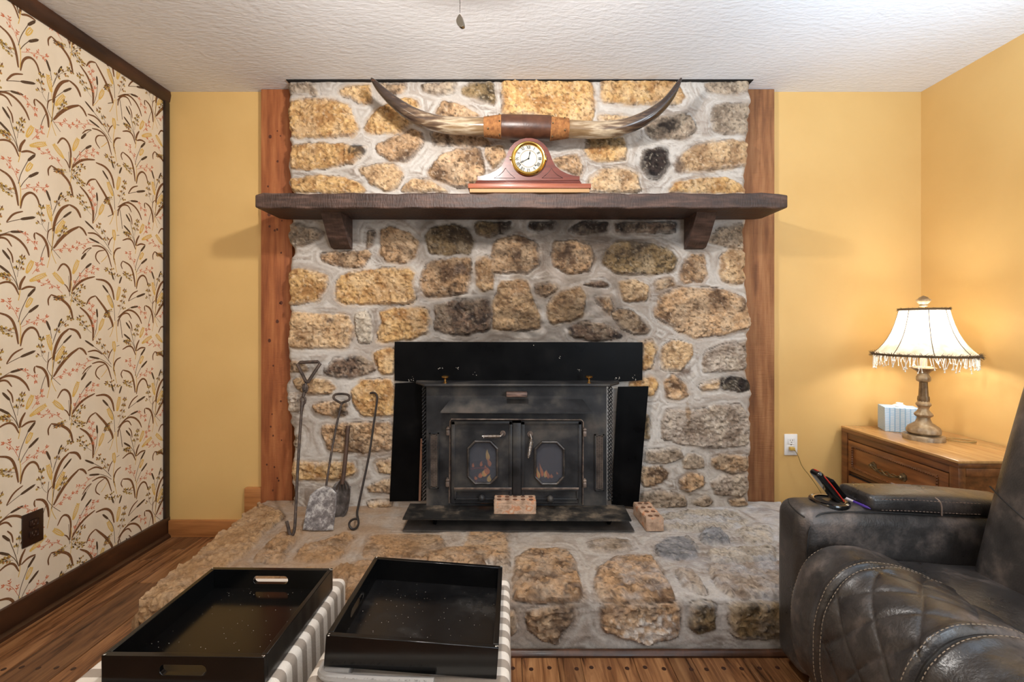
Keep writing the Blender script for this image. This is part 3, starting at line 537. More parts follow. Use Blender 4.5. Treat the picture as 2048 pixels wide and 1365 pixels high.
def stone_wall():
    ey = [160, 240, 300, 400, 440, 480, 500, 560, 650, 700, 790, 880, 960, 1030]; L = [574, 575, 577, 581, 578, 577, 583, 574, 575, 573, 571, 582, 581, 584]
    R = [1503, 1497, 1494, 1493, 1493, 1492, 1490, 1491, 1501, 1494, 1501, 1502, 1501, 1503]
    ny = 392; nx = 424; py = np.linspace(163.6, 1026, ny)
    nz = (vnoise(py/11, py*0, 3)-.5)*7+(vnoise(py/30, py*0, 4)-.5)*8; nz2 = (vnoise(py/10, py*0+5, 3)-.5)*6+(vnoise(py/34, py*0+5, 4)-.5)*8
    xl = np.interp(py, ey, L)+nz; xr = np.interp(py, ey, R)+nz2
    u = np.linspace(0, 1, nx); PX = xl[:, None]*(1-u)+xr[:, None]*u; PY = np.repeat(py[:, None], nx, 1)
    stones = parse(WALL)
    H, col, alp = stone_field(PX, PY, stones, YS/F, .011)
    for x, y, rx, ry, ck in SPOT:      # black mineral patches on single stones
        q = 1-((PX-x)/rx)**2-((PY-y)/ry)**2; q = np.clip(q+(fbm(PX/7, PY/7, 77)-.5)*2.2, 0, 1)[..., None]*.9
        n = (fbm(PX/4, PY/4, 78))[..., None]; col = col*(1-q)+(LIN[ck][1]*.8*(1-n)+LIN[ck][0]*n)*q
    # old smoke stain over the firebox, then darker bands up to the mantel
    q = np.exp(-(((PX-1050)/240)**4+((PY-645)/88)**4))*np.clip((fbm(PX/30, PY/15, 80)-.16)*2.6, .42, 1)*.95
    q = np.maximum(q, np.exp(-(((PX-1080)/320)**4+((PY-470)/66)**4))*np.clip((fbm(PX/34, PY/22, 81)-.18)*2.6, .42, 1)*.92)[..., None]
    col = col*(1-q)+(col*.30+np.array(lin((70, 56, 46)))*.45)*q
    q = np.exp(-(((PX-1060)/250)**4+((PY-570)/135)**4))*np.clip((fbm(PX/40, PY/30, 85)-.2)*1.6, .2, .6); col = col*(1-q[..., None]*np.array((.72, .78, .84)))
    flat = (PX > 772) & (PX < 1306) & (PY > 676) & (PY < 1022); H = np.where(flat, np.minimum(H, .012), H)
    # edges roll back towards the wall
    ed = np.minimum(u, 1-u)*925; roll = np.clip(1-ed/9, 0, 1)**2*.018; H = H-roll[None, :]
    P = np.stack([(PX-VX)*YS/F, YS-H, CZ-(PY-VY)*YS/F], -1)
    # wrap the sides back to the wall
    Ls = P[:, :1].copy(); Rs = P[:, -1:].copy(); Ls[..., 1] = D-.002; Rs[..., 1] = D-.002; Lm = P[:, :1].copy(); Rm = P[:, -1:].copy()
    Lm[..., 1] = YS+.05; Rm[..., 1] = YS+.05; Lm[..., 0] += .012; Rm[..., 0] -= .012; Ls[..., 0] += .006; Rs[..., 0] -= .006
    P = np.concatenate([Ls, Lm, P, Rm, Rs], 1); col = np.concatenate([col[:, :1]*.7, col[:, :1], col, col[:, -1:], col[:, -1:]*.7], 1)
    mb = MB(); nu, nv = P.shape[:2]; mb.v = P.reshape(-1, 3).tolist()
    PXX = np.concatenate([PX[:, :1], PX[:, :1], PX, PX[:, -1:], PX[:, -1:]], 1)
    for i in range(nu-1):
        for j in range(nv-1):
            if py[i] > 783 and 858 < PXX[i, j] < 1206: continue      # the firebox opening
            mb.f.append([i*nv+j, (i+1)*nv+j, (i+1)*nv+j+1, i*nv+j+1]); mb.m.append(0); mb.sm.append(True)
    alp = np.concatenate([alp[:, :1]]*2+[alp]+[alp[:, -1:]]*2, 1); c4 = np.concatenate([col, alp[..., None]], -1)
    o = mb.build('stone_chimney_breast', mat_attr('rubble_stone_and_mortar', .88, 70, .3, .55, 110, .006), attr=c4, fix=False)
    tag(o, 'rubble stone chimney breast with pale mortar rising to the ceiling', 'fireplace')
stone_wall()
HEARTH = """9b 178,765 270,738 500,722 505,800 430,905 400,985 280,972 186,900;9n 688,712 1220,702 1232,765 1212,942 1000,992 880,952 700,892;9v 1303,705 1472,705 1468,882 1340,915 1298,852;9v 1566,705 1860,700 2100,700 2100,960 1580,942
9n 118,400 200,338 440,338 514,420 544,560 554,690 300,702 100,690 98,560;9n 676,450 800,378 1030,378 1084,470 1184,640 1204,690 900,702 680,690 646,560;9g 598,290 720,268 870,272 904,330 780,352 618,342;9e 1066,320 1160,258 1290,258 1354,330 1334,392 1180,404 1088,372
9e 1366,240 1430,188 1520,218 1574,290 1450,314 1378,282;9p 1198,480 1300,468 1394,600 1404,640 1258,602;9p 1426,450 1850,428 2050,430 2100,650 1600,664 1478,602;9w 1066,110 1300,68 1600,78 1704,150 1500,204 1128,212;9w 1596,200 1850,188 1860,292 1700,304;9w 1426,350 1860,308 1880,422 1446,424
9p -10,330 60,330 55,480 -30,560 -30,420;2t -300,1100 100,700 380,480 600,300 900,100 990,90 1205,200 1100,282 915,478 800,532 560,800 380,980;2n 985,520 1000,478 1185,328 1334,308 1232,432 1190,532;2n 1285,512 1330,418 1640,328 1706,340 1600,502 1400,534
1n 1030,165 1090,35 1500,30 1530,100 1500,180 1160,165;1n 850,270 900,215 1000,220 1000,280 900,300;1d 1035,210 1060,180 1140,185 1100,235 1040,232;1n 1640,120 1700,10 1900,20 1910,180 1760,205;1n 950,310 1030,300 1060,420 940,420
9b 20,760 100,765 110,900 30,960 -60,900;9n -420,720 -150,720 -120,940 -400,960;9b -900,720 -500,720 -480,950 -880,960;9t -1500,720 -1000,720 -980,950 -1500,960;9n -1900,720 -1600,720 -1600,950 -1900,960
9n -480,330 -120,330 -90,560 -110,690 -500,690;9n -1000,420 -560,420 -560,690 -1060,690;9n -1700,520 -1180,470 -1160,690 -1750,690"""
def hearth():
    X0, X1 = -1.305, 1.43; YB, YF = 2.42, 1.578; r = .028
    def yz(v):      # profile: flat top, rounded nose, upright front
        Lt = YB-(YF+r); zt = lambda Y: .186+(Y-YF)*.014
        if v < Lt: Y = YB-v; return Y, zt(Y), 0, 1
        v2 = v-Lt; La = r*PI/2
        if v2 < La: a = v2/r; return YF+r-r*math.sin(a), zt(YF)-r+r*math.cos(a), -math.sin(a), math.cos(a)
        return YF, zt(YF)-r-(v2-La), -1, 0
    Lt = YB-(YF+r); La = r*PI/2; total = Lt+La+.158+.0
    def tov(p):
        px, py = p
        if py < 1200:
            z = .192; Y = (CZ-z)*F/(py-VY)
            for _ in range(3): z = .186+(Y-YF)*.014; Y = (CZ-z)*F/(py-VY)
            return ((px-VX)*Y/F, YB-Y)
        z = CZ-(py-VY)*YF/F; return ((px-VX)*YF/F, Lt+La+(.158-z))
    stones = [(c, np.array([tov(p) for p in poly])) for c, poly in parse(HEARTH)]
    nx, nv = 470, 185; v = np.linspace(0, total, nv); base = np.array([yz(t) for t in v])
    xl = X0+(vnoise(v*22, v*0, 3)-.5)*.035; xr = X1+(vnoise(v*22, v*0+4, 3)-.5)*.03; u = np.linspace(0, 1, nx)
    X = xl[:, None]*(1-u)+xr[:, None]*u; V = np.repeat(v[:, None], nx, 1)
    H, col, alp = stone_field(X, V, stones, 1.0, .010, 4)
    # mortar film and pale dust trodden over the top, efflorescence on one front stone
    dust = np.clip((fbm(X*16, V*24, 50)-.42)*2.6, 0, 1)*.55; dust = np.where(V < Lt+.02, dust, dust*.35)[..., None]
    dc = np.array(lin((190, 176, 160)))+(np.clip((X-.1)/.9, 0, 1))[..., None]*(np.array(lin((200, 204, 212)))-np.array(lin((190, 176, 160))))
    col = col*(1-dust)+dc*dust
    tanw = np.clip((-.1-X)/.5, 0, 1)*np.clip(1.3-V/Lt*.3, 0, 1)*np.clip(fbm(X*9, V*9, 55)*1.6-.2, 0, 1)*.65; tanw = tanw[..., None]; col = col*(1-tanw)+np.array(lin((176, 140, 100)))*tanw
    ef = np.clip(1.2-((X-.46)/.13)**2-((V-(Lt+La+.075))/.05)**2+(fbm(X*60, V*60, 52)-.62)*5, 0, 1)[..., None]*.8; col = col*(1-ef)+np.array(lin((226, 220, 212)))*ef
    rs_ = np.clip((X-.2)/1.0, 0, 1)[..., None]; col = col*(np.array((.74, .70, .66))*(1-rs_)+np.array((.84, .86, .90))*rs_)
    nose = np.exp(-((V-Lt-.02)/.05)**2); H += (fbm(X*5, V*5, 58)-.5)*.012+nose*((fbm(X*11, V*7, 59)-.5)*.030+(fbm(X*34, V*30, 61)-.5)*.014-.004); H = np.where((V < Lt-.25) & (V > .1) & (np.abs(X-.03) < .75), np.minimum(H, .006), H)
    P = np.stack([X, base[:, 0][:, None]+base[:, 2][:, None]*H, base[:, 1][:, None]+base[:, 3][:, None]*H], -1)
    P[-1, :, 2] = 0
    Lf = P[:, :1].copy(); Rf = P[:, -1:].copy(); Lf[..., 2] = 0; Rf[..., 2] = 0
    P = np.concatenate([Lf, P, Rf], 1); col = np.concatenate([col[:, :1], col, col[:, -1:]], 1)
    alp = np.concatenate([alp[:, :1], alp, alp[:, -1:]], 1)*.6+.4; c4 = np.concatenate([col, alp[..., None]], -1)
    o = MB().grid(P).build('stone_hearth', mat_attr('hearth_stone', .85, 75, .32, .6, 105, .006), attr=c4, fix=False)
    tag(o, 'raised stone hearth slab running along the foot of the chimney breast', 'hearth')
hearth()
# ------------------------------------------------------------------ mantel
MZ0, MZ1, MY = 1.681, 1.752, 2.118
mt = thing('mantel_shelf', 'thick dark brown rough-sawn wooden mantel shelf on two brackets', 'mantel shelf', (.05, 2.2, MZ0))
def mantel_beam():
    bm = bmesh.new(); n = 60; x0, x1 = -1.194, 1.296; ring = []
    for i in range(n+1):
        x = x0+(x1-x0)*i/n; wz = .0025*math.sin(i*.7)+.002*math.sin(i*1.9); sk = .012 if i in (0, n) else 0
        ring.append([(x, MY+sk*.6+.001*math.sin(i*1.3), MZ0+wz*.6+sk*.5), (x, MY+sk*.6, MZ1+wz-sk*.5), (x, 2.346, MZ1+wz*.3-sk*.5), (x, 2.346, MZ0+sk*.5)])
    mb = MB(); mb.add([p for r in ring for p in r], [[i*4+j, i*4+(j+1) % 4, (i+1)*4+(j+1) % 4, (i+1)*4+j] for i in range(n) for j in range(4)]+[[3, 2, 1, 0], [n*4+j for j in range(4)]])
    return mb
mbm = mantel_beam().build('beam', m_mantel, mt)
bv = mbm.modifiers.new('b', 'BEVEL'); bv.width = .006; bv.segments = 2; bv.limit_method = 'ANGLE'; bv.angle_limit = math.radians(50)
for x0, x1 in ((-.912, -.815), (.895, .993)):
    MB().prism([(x0, 2.183, MZ0+.001), (x0, 2.348, MZ0+.001), (x0, 2.348, 1.528), (x0, 2.312, 1.533), (x0, 2.268, 1.572)], (x1-x0, 0, 0)).build('bracket', m_mantel, mt)
# ------------------------------------------------------------------ horns
hy = 2.235
ho = thing('mounted_longhorns', 'mounted longhorn steer horns with leather-wrapped centre hung above the mantel clock', 'mounted horns', (.08, hy, 2.11))
def horn(pts, rs, name):
    m, t, b = nt('polished_horn'); L = t.links.new
    tc = N(t, 'ShaderNodeTexCoord'); sx = N(t, 'ShaderNodeSeparateXYZ'); L(tc.outputs['Object'], sx.inputs[0])
    ab = N(t, 'ShaderNodeMath', operation='ABSOLUTE'); L(sx.outputs[0], ab.inputs[0])
    mp = N(t, 'ShaderNodeMapping'); mp.inputs['Scale'].default_value = (6, 40, 40); L(tc.outputs['Object'], mp.inputs[0])
    no = N(t, 'ShaderNodeTexNoise'); no.inputs['Scale'].default_value = 1.6; no.inputs['Detail'].default_value = 6; L(mp.outputs[0], no.inputs[0])
    md = N(t, 'ShaderNodeMath', operation='MULTIPLY_ADD'); md.inputs[1].default_value = .55; L(no.outputs['Fac'], md.inputs[0]); L(ab.outputs[0], md.inputs[2])
    mr = N(t, 'ShaderNodeMapRange'); mr.inputs[1].default_value = .38; mr.inputs[2].default_value = 1.15; L(md.outputs[0], mr.inputs[0])
    r = ramp(t, mr.outputs[0], [(0, lin4((104, 80, 52))), (.2, lin4((136, 112, 84))), (.33, lin4((184, 166, 140))), (.43, lin4((112, 90, 70))), (.6, lin4((62, 48, 41))), (.85, lin4((46, 34, 28))), (1, lin4((96, 56, 30)))])
    L(r.outputs[0], b.inputs['Base Color']); b.inputs['Roughness'].default_value = .2; b.inputs['Coat Weight'].default_value = .5; b.inputs['Coat Roughness'].default_value = .1
    P = []; 
    pp = smooth_pts(pts, 3); k = len(pp); o = len(rs)
    R = np.interp(np.linspace(0, 1, k), np.linspace(0, 1, o), rs).tolist()
    MB().tube(pp, R, 16).build(name, m, ho)
horn([at(*p) for p in ((985, 254, hy), (930, 253, hy), (880, 250, hy-.005), (835, 236, hy-.02), (797, 212, hy-.04), (765, 184, hy-.055), (742, 156, hy-.065))], [.044, .043, .041, .037, .029, .018, .002], 'horn')
horn([at(*p) for p in ((1122, 258, hy), (1170, 260, hy), (1215, 261, hy-.005), (1263, 251, hy-.02), (1305, 229, hy-.04), (1338, 200, hy-.055), (1363, 156, hy-.065))], [.044, .043, .041, .037, .029, .018, .002], 'horn')
a, b = at(1002, 254, hy), at(1101, 256, hy)
MB().tube([a, a.lerp(b, .03), a.lerp(b, .5), a.lerp(b, .97), b], [.056, .058, .0585, .058, .056], 28).build('leather_wrap', m_leatherwrap, ho)
for x0, x1, c in ((968, 1003, 0), (1100, 1137, 1)):
    a, b = at(x0, 254+c*4, hy), at(x1, 254+c*3, hy); mb = MB()
    for i in range(13):
        q = (i+.5)/13; p = a.lerp(b, q); rr_ = (.047+.010*q) if c == 0 else (.057-.010*q)
        e = Vector((.0038, 0, 0)); mb.tube([p-e, p-e*.5, p+e*.5, p+e], [rr_-.002, rr_, rr_, rr_-.002], 24)
    bd = mb.build('cord_binding', m_rope, ho)
    for q, an in ((.25, -2.1), (.25, -.75), (.9, -1.5), (.9, -2.6), (.88, -.4)):
        q = q if c == 0 else 1-q; p = a.lerp(b, q); rr_ = ((.047+.010*q) if c == 0 else (.057-.010*q))+.001
        MB().ball((p.x, p.y+math.sin(an)*rr_, p.z+math.cos(an)*rr_), .0045, 8).build('brass_tack', m_antique, bd)
MB().box(.0, .14, hy+.03, YS-.012, 2.07, 2.14, .01).build('hanging_block', m_mantel, ho)
# ------------------------------------------------------------------ clock
cy0 = 2.128
ck = thing('mantel_clock', 'arched mahogany mantel clock with round white Roman numeral dial and brass bezel', 'clock', (.08, 2.17, MZ1+.004))
def cp(x, y, Y=cy0): return at(930+x/7.877, 270+y/7.877, Y)
zb = MZ1+.0045
MB().box(cp(75, 0).x, cp(1960, 0).x, cy0-.006, 2.25, zb, cp(0, 852).z, .001).build('shim', m_shim, ck)
MB().box(cp(50, 0).x, cp(1980, 0).x, cy0-.012, 2.255, cp(0, 850).z, cp(0, 778).z, .002).build('plinth', m_clockbase, ck)
MB().box(cp(160, 0).x, cp(1835, 0).x, cy0-.003, 2.245, cp(0, 778).z, cp(0, 745).z, .003).box(cp(172, 0).x, cp(1822, 0).x, cy0, 2.242, cp(0, 746).z, cp(0, 716).z, .004).build('base_moulding', m_clockwood, ck)
half = [(200, 716), (200, 652), (300, 640), (400, 610), (500, 560), (580, 490), (630, 400), (665, 300), (710, 205), (780, 125), (870, 72), (960, 50)]
out = half+[(2010-x, y) for x, y in half[::-1]]
MB().prism([cp(x-3, y, cy0+.006) for x, y in out], (0, .095, 0)).build('case', m_clockwood, ck)
for sx in (1, -1):
    tri = [(640, 520), (600, 580), (540, 635), (455, 680), (790, 680), (715, 620), (670, 570)]
    tri = [(x if sx == 1 else 2000-x, y) for x, y in tri]
    pts = [cp(x, y, cy0+.005) for x, y in tri]; MB().tube(pts+[pts[0]], .0012, 6).build('carved_panel', mat('panel_groove', (58, 22, 16), .4), ck)
cc = cp(1000, 375); RX = Matrix.Rotation(PI/2, 4, 'X')
R1 = 270/7.877*cy0/F
bz = MB().lathe([(R1*.80, 0), (R1*.80, .012), (R1*.86, .017), (R1*.93, .018), (R1*1.0, .012), (R1*1.0, 0)], (cc.x, cy0+.006, cc.z), 56, RX, None, False)
bz.box(cc.x-R1*1.1, cc.x-R1*.98, cy0-.004, cy0+.004, cc.z-.004, cc.z+.008, .001).box(cc.x+R1*.97, cc.x+R1*1.04, cy0-.008, cy0+.004, cc.z-.01, cc.z+.012, .001)
bz = bz.build('bezel', m_polbrass, ck)
dia = MB().lathe([(0, 0), (R1*.83, 0), (R1*.83, -.003)], (cc.x, cy0+.001, cc.z), 48, RX).build('dial', m_dial, ck)
MB().lathe([(R1*.475, 0), (R1*.51, 0), (R1*.51, .001), (R1*.475, .001), (R1*.475, 0)], (cc.x, cy0+.0008, cc.z), 48, RX, None, False).build('chapter_ring', m_ring, dia)
def numerals():
    mb = MB(); R = R1*.67
    for i, s in enumerate(['XII', 'I', 'II', 'III', 'IIII', 'V', 'VI', 'VII', 'VIII', 'IX', 'X', 'XI']):
        a = i*PI/6; h = R1*.19; wd = {'I': .032, 'V': .095, 'X': .10}; tot = sum(wd[c] for c in s)*R1+R1*.025*(len(s)-1); x = -tot/2; t = R1*.021
        def seg(p, q, ww):
            d = Vector((q[0]-p[0], q[1]-p[1])).normalized(); n = Vector((-d.y, d.x))*ww; qd = []
            for (u, v) in ((p[0]+n.x, p[1]+n.y), (q[0]+n.x, q[1]+n.y), (q[0]-n.x, q[1]-n.y), (p[0]-n.x, p[1]-n.y)):
                v += R; qd.append((cc.x+u*math.cos(a)+v*math.sin(a), cy0+.0003, cc.z-u*math.sin(a)+v*math.cos(a)))
            mb.add(qd, [[0, 1, 2, 3]])
        for c in s:
            ww = wd[c]*R1
            if c == 'I': seg((x+ww/2, -h/2), (x+ww/2, h/2), t)
            if c == 'V': seg((x, h/2), (x+ww/2, -h/2), t); seg((x+ww, h/2), (x+ww/2, -h/2), t*.5)
            if c == 'X': seg((x, h/2), (x+ww, -h/2), t); seg((x+ww, h/2), (x, -h/2), t*.5)
            x += ww+R1*.025
        seg((0, h/2), (0, h/2), 0)if 0 else None
    return mb
numerals().build('roman_numerals', m_ink, dia)
def hand(an, l, name):
    mb = MB(); d = Vector((math.sin(an), 0, math.cos(an))); n = Vector((math.cos(an), 0, -math.sin(an)))
    prof = [(-.12, .012), (0, .02), (.45, .016), (.62, .05), (.78, .03), (.84, .012), (1, .004)]
    c0 = Vector((cc.x, cy0-.002, cc.z)); L_ = [c0+d*(a*l)+n*(w_*R1) for a, w_ in prof]; Rr = [c0+d*(a*l)-n*(w_*R1) for a, w_ in prof]
    mb.prism(L_+Rr[::-1], (0, -.001, 0)); mb.ball(c0, .004, 8); return mb.build(name, m_ink, dia)
hand(math.radians(13), R1*.5, 'hour_hand'); hand(math.radians(244), R1*.62, 'minute_hand')
for x, y in ((872, 470), (1110, 480)):
    p = cp(x, y); MB().lathe([(.001, .001), (R1*.05, .001), (R1*.05, 0)], (p.x, cy0+.0008, p.z), 14, RX).build('winding_hole', m_ink, dia)
mg, tg, bg = nt('clock_glass'); bg.inputs['Transmission Weight'].default_value = 1; bg.inputs['Roughness'].default_value = 0; bg.inputs['IOR'].default_value = 1.02; bg.inputs['Base Color'].default_value = (1, 1, 1, 1)
def pane_mat(name, tint, opac, rough=.05, smoke=None):
    m = bpy.data.materials.new(name); m.use_nodes = True; t = m.node_tree; L = t.links.new; t.nodes.remove(t.nodes['Principled BSDF'])
    out = t.nodes['Material Output']; tr_ = N(t, 'ShaderNodeBsdfTransparent'); tr_.inputs[0].default_value = lin4(tint)
    gl = N(t, 'ShaderNodeBsdfGlossy'); gl.inputs['Roughness'].default_value = rough
    fr = N(t, 'ShaderNodeFresnel'); mx = N(t, 'ShaderNodeMixShader'); L(fr.outputs[0], mx.inputs[0]); L(tr_.outputs[0], mx.inputs[1]); L(gl.outputs[0], mx.inputs[2])
    last = mx
    if smoke:
        df = N(t, 'ShaderNodeBsdfDiffuse'); df.inputs[0].default_value = lin4(smoke)
        m2 = N(t, 'ShaderNodeMixShader'); m2.inputs[0].default_value = opac; L(mx.outputs[0], m2.inputs[1]); L(df.outputs[0], m2.inputs[2]); last = m2
    L(last.outputs[0], out.inputs[0]); return m
MB().lathe([(0, 0), (R1*.82, 0), (R1*.82, .0012), (0, .0012)], (cc.x, cy0-.0045, cc.z), 40, RX).build('glass_cover', pane_mat('clock_glass', (252, 252, 252), 0), ck)
# ------------------------------------------------------------------ wood stove insert
IY = 2.20
st = thing('stove_insert', 'black iron wood stove insert with two octagonal windowed doors set in the stone fireplace', 'wood stove', (.03, IY, .2))
def ip(x, y, Y=IY): return at(770+x/3.33, 670+y/3.33, Y)
def dp(x, y, Y=IY): return at(880+x/6.606, 820+y/6.606, Y)
def plate(name, pts, Y, th, m, parent=st, bev=.0015):
    o = MB().prism([at(px, py, Y) for px, py in pts], (0, th, 0)).build(name, m, parent)
    b_ = o.modifiers.new('b', 'BEVEL'); b_.width = bev; b_.segments = 2; return o
sp_ = plate('surround_panel', [(789, 684), (1285.5, 685), (1285, 761), (1240, 764), (838, 765), (789, 762)], 2.327, .005, m_black)
mb = MB()      # chips of bare metal and rust on the upper panel
rn = random.Random(11)
for x, y, n, s in ((369, 225, 9, 22), (480, 222, 7, 14), (1290, 235, 5, 16), (1545, 290, 9, 16), (1660, 288, 8, 40), (180, 306, 10, 50), (990, 70, 1, 2), (1160, 150, 4, 22), (600, 262, 3, 14)):
    for _ in range(n):
        p = ip(x+rn.gauss(0, s*.5), y+rn.gauss(0, s*.28), 2.3266); r = rn.uniform(.0008, .0024); k = rn.randint(4, 6)
        mb.add([(p.x+r*rn.uniform(.5, 1.4)*math.cos(2*PI*i/k), p.y, p.z+r*rn.uniform(.5, 1.4)*math.sin(2*PI*i/k)) for i in range(k)], [list(range(k))])
mb.build('paint_chips', m_chip, sp_)['kind'] = 'stuff'
plate('surround_panel', [(790, 767), (858, 764), (858, 1000), (838, 1003), (779, 1004)], 2.332, .004, m_black)
plate('surround_panel', [(1236, 774), (1297.5, 773), (1277, 1016), (1223, 1010)], 2.31, .005, m_black)
plate('sealant_bead', [(841, 878), (845, 878), (842, 1003), (837, 1003)], 2.329, .003, mat('pink_stove_sealant', (158, 118, 98), .8))
# body: shell with an open front behind the doors
bx0, bx1 = ip(275, 0).x, ip(1475, 0).x; bz1 = ip(0, 340).z; bz0 = .215
ox0, ox1, oz0, oz1 = dp(150, 0).x, dp(1870, 0).x, dp(0, 1240).z, dp(0, 140).z
body = MB().box(bx0, ox0, IY, 2.42, bz0, bz1).box(ox1, bx1, IY, 2.42, bz0, bz1).box(ox0, ox1, IY, 2.42, oz1, bz1).box(ox0, ox1, IY, 2.42, bz0, oz0).box(ox0, ox1, 2.40, 2.42, oz0, oz1)
body.build('firebox_body', m_iron, st)
plate_pts = lambda P: P
lid = MB().prism([(ip(205, 0, 2.31).x, 2.32, bz1), (ip(205, 0, 2.27).x, 2.27, bz1), (ip(262, 0, 2.165).x, 2.165, bz1), (ip(1500, 0, 2.165).x, 2.165, bz1), (ip(1560, 0, 2.25).x, 2.25, bz1), (ip(1560, 0, 2.31).x, 2.32, bz1)], (0, 0, .012)).build('top_plate', m_iron, st)
b_ = lid.modifiers.new('b', 'BEVEL'); b_.width = .004; b_.segments = 2
for x in (398, 1362):
    p = ip(x, 312, 2.2); p.z = bz1+.012
    MB().lathe([(.010, 0), (.010, .003), (.005, .006), (.005, .018), (.010, .022), (.0175, .027), (.018, .033), (.012, .036), (0, .0365)], (p.x, 2.215, p.z), 20).build('brass_knob', m_brass, st)
a, b = ip(808, 375), ip(946, 406)
MB().box(a.x, b.x, IY-.05, IY+.001, b.z, a.z, .004).build('damper_pull', mat('worn_damper_handle', [(.35, (56, 44, 40)), (.6, (110, 86, 76)), (.8, (150, 124, 108))], .5, scale=18, stretch=(1, 3, 5)), st)
# hood over the doors
h1, h2, h3, h4 = ip(440, 428), ip(1315, 428), ip(1382, 518, IY-.085), ip(370, 512, IY-.085)
h3 = at(1185, 825.5, IY-.075); h4 = at(881, 824, IY-.075)
hood = MB(); T_ = Vector((0, .0, -.006))
hood.add([h1, h2, h3, h4, h1+T_, h2+T_, h3+T_, h4+T_], [[0, 1, 2, 3], [7, 6, 5, 4], [3, 2, 6, 7], [0, 4, 5, 1]])
e1, e2 = ip(440, 500), ip(1315, 500)
hood.add([h1, h4, (h4.x, IY, h4.z)], [[0, 1, 2]]).add([h2, h3, (h3.x, IY, h3.z)], [[0, 1, 2]])
hood.build('smoke_hood', m_iron, st)
fr = [dp(125, 1230), dp(138, 150), dp(150, 122), dp(1865, 132), dp(1888, 160), dp(1885, 1250)]
MB().tube([p+Vector((0, -.004, 0)) for p in fr], .0042, 8).build('door_frame', m_ironedge, st)
m_glass = pane_mat('smoky_stove_glass', (205, 205, 210), .5, .12, smoke=(96, 98, 106))
def door(x0, x1, wx0, wx1, wy0, wy1, hub, flip):
    Yf = IY-.022; ya, yb = 152, 1235
    o0 = [dp(x0, ya, Yf), dp(x1, ya, Yf), dp(x1, yb, Yf), dp(x0, yb, Yf)]; cxx, czz = 92, 95
    oc = [(wx0+cxx, wy0), (wx1-cxx, wy0), (wx1, wy0+czz), (wx1, wy1-czz), (wx1-cxx, wy1), (wx0+cxx, wy1), (wx0, wy1-czz), (wx0, wy0+czz)]
    O = [dp(x, y, Yf) for x, y in oc]; mb = MB(); vs = o0+O
    fs = [[0, 1, 5, 4], [1, 6, 5], [1, 2, 7, 6], [2, 8, 7], [2, 3, 9, 8], [3, 10, 9], [3, 0, 11, 10], [0, 4, 11]]
    k = len(vs); th = Vector((0, .02, 0)); mb.add(vs+[v+th for v in vs], fs+[[i+k for i in f[::-1]] for f in fs]+[[0, k, k+1, 1], [1, k+1, k+2, 2], [2, k+2, k+3, 3], [3, k+3, k, 0]]+[[4+i, 4+(i+1) % 8, k+4+(i+1) % 8, k+4+i] for i in range(8)])
    d = mb.build('door', m_iron, st)
    # raised border of the door
    m2 = MB(); q = [dp(x0+8, ya+8, Yf-.003), dp(x1-8, ya+8, Yf-.003), dp(x1-8, 1010, Yf-.003), dp(x0+8, 1010, Yf-.003)]
    for (u0, u1, v0, v1) in ((x0, x1, ya, ya+46), (x0, x0+48, ya, yb), (x1-44, x1, ya, yb)):
        A, B = dp(u0, v1, Yf), dp(u1, v0, Yf); m2.box(A.x, B.x, Yf-.005, Yf+.001, A.z, B.z, .0018)
    m2.build('raised_border', m_iron, d)
    ocs = [Vector((p.x, Yf-.006, p.z)) for p in O]; m3 = MB(); ci = sum(ocs, Vector())/8
    for sc_, dy, r in ((1.0, 0, .0062),):
        ring = [ci+(p-ci)*.985 for p in ocs]
        for i in range(8): m3.tube([ring[i], ring[(i+1) % 8]], r, 8)
        for p in ring: m3.ball(p, r*1.02, 8)
    wf = m3.build('window_frame', mat('worn_window_moulding', [(.3, (52, 50, 50)), (.6, (92, 88, 86)), (.8, (120, 110, 102))], .38, .7, scale=20), d)
    g = [Vector((p.x, Yf+.004, p.z)) for p in O]; MB().prism(g, (0, .003, 0)).build('glass_pane', m_glass, d)
    # spring-coil handle
    hp = dp(*hub[0], Yf-.004); MB().lathe([(.0, .012), (.006, .012), (.007, .006), (.0135, .006), (.014, 0)], hp, 20, Matrix.Rotation(PI/2, 4, 'X')).build('handle_rosette', m_ironedge, d)
    e0, e1 = dp(*hub[1], Yf-.024), dp(*hub[2], Yf-.03); hmb = MB(); hmb.tube([hp+Vector((0, -.012, 0)), dp(*hub[1], Yf-.018), e0, e1], [.0042, .0042, .004, .0035], 8)
    hd = hmb.build('handle_rod', m_steel, d); n = 13*12; ax = (e1-e0); u1_ = ax.orthogonal().normalized(); u2_ = ax.normalized().cross(u1_); cp_ = []
    for i in range(n+1):
        q = i/n; a_ = 2*PI*13*q; rr_ = .0085*(.75+.25*math.sin(PI*min(1, q*1.15))); cp_.append(e0+ax*(.05+.86*q)+(u1_*math.cos(a_)+u2_*math.sin(a_))*rr_)
    MB().tube(cp_, .0021, 6).build('spring_grip', m_steel, hd)
    # draft slot below the window
    ap = MB(); zt, zm, zb_ = 1018, 1075, 1190; xa, xb = x0+(38 if not flip else 8), x1-(38 if flip else 8)
    A, B = dp(xa, zm, Yf), dp(xb, zt, Yf); ap.box(A.x, B.x, Yf-.012, Yf+.001, A.z+.001, B.z, .003)
    A, B = dp(xa, zb_-2, Yf), dp(xb, zb_-24, Yf); ap.box(A.x, B.x, Yf-.008, Yf+.001, A.z, B.z, .002)
    for xx in (xa, xb-30): A, B = dp(xx, zb_, Yf), dp(xx+30, zt, Yf); ap.box(A.x, B.x, Yf-.008, Yf+.001, A.z, B.z, .002)
    ad_ = ap.build('draft_frame', m_ironedge if 0 else m_iron, d); A, B = dp(xa, zt+26, Yf), dp(xb, zt, Yf)
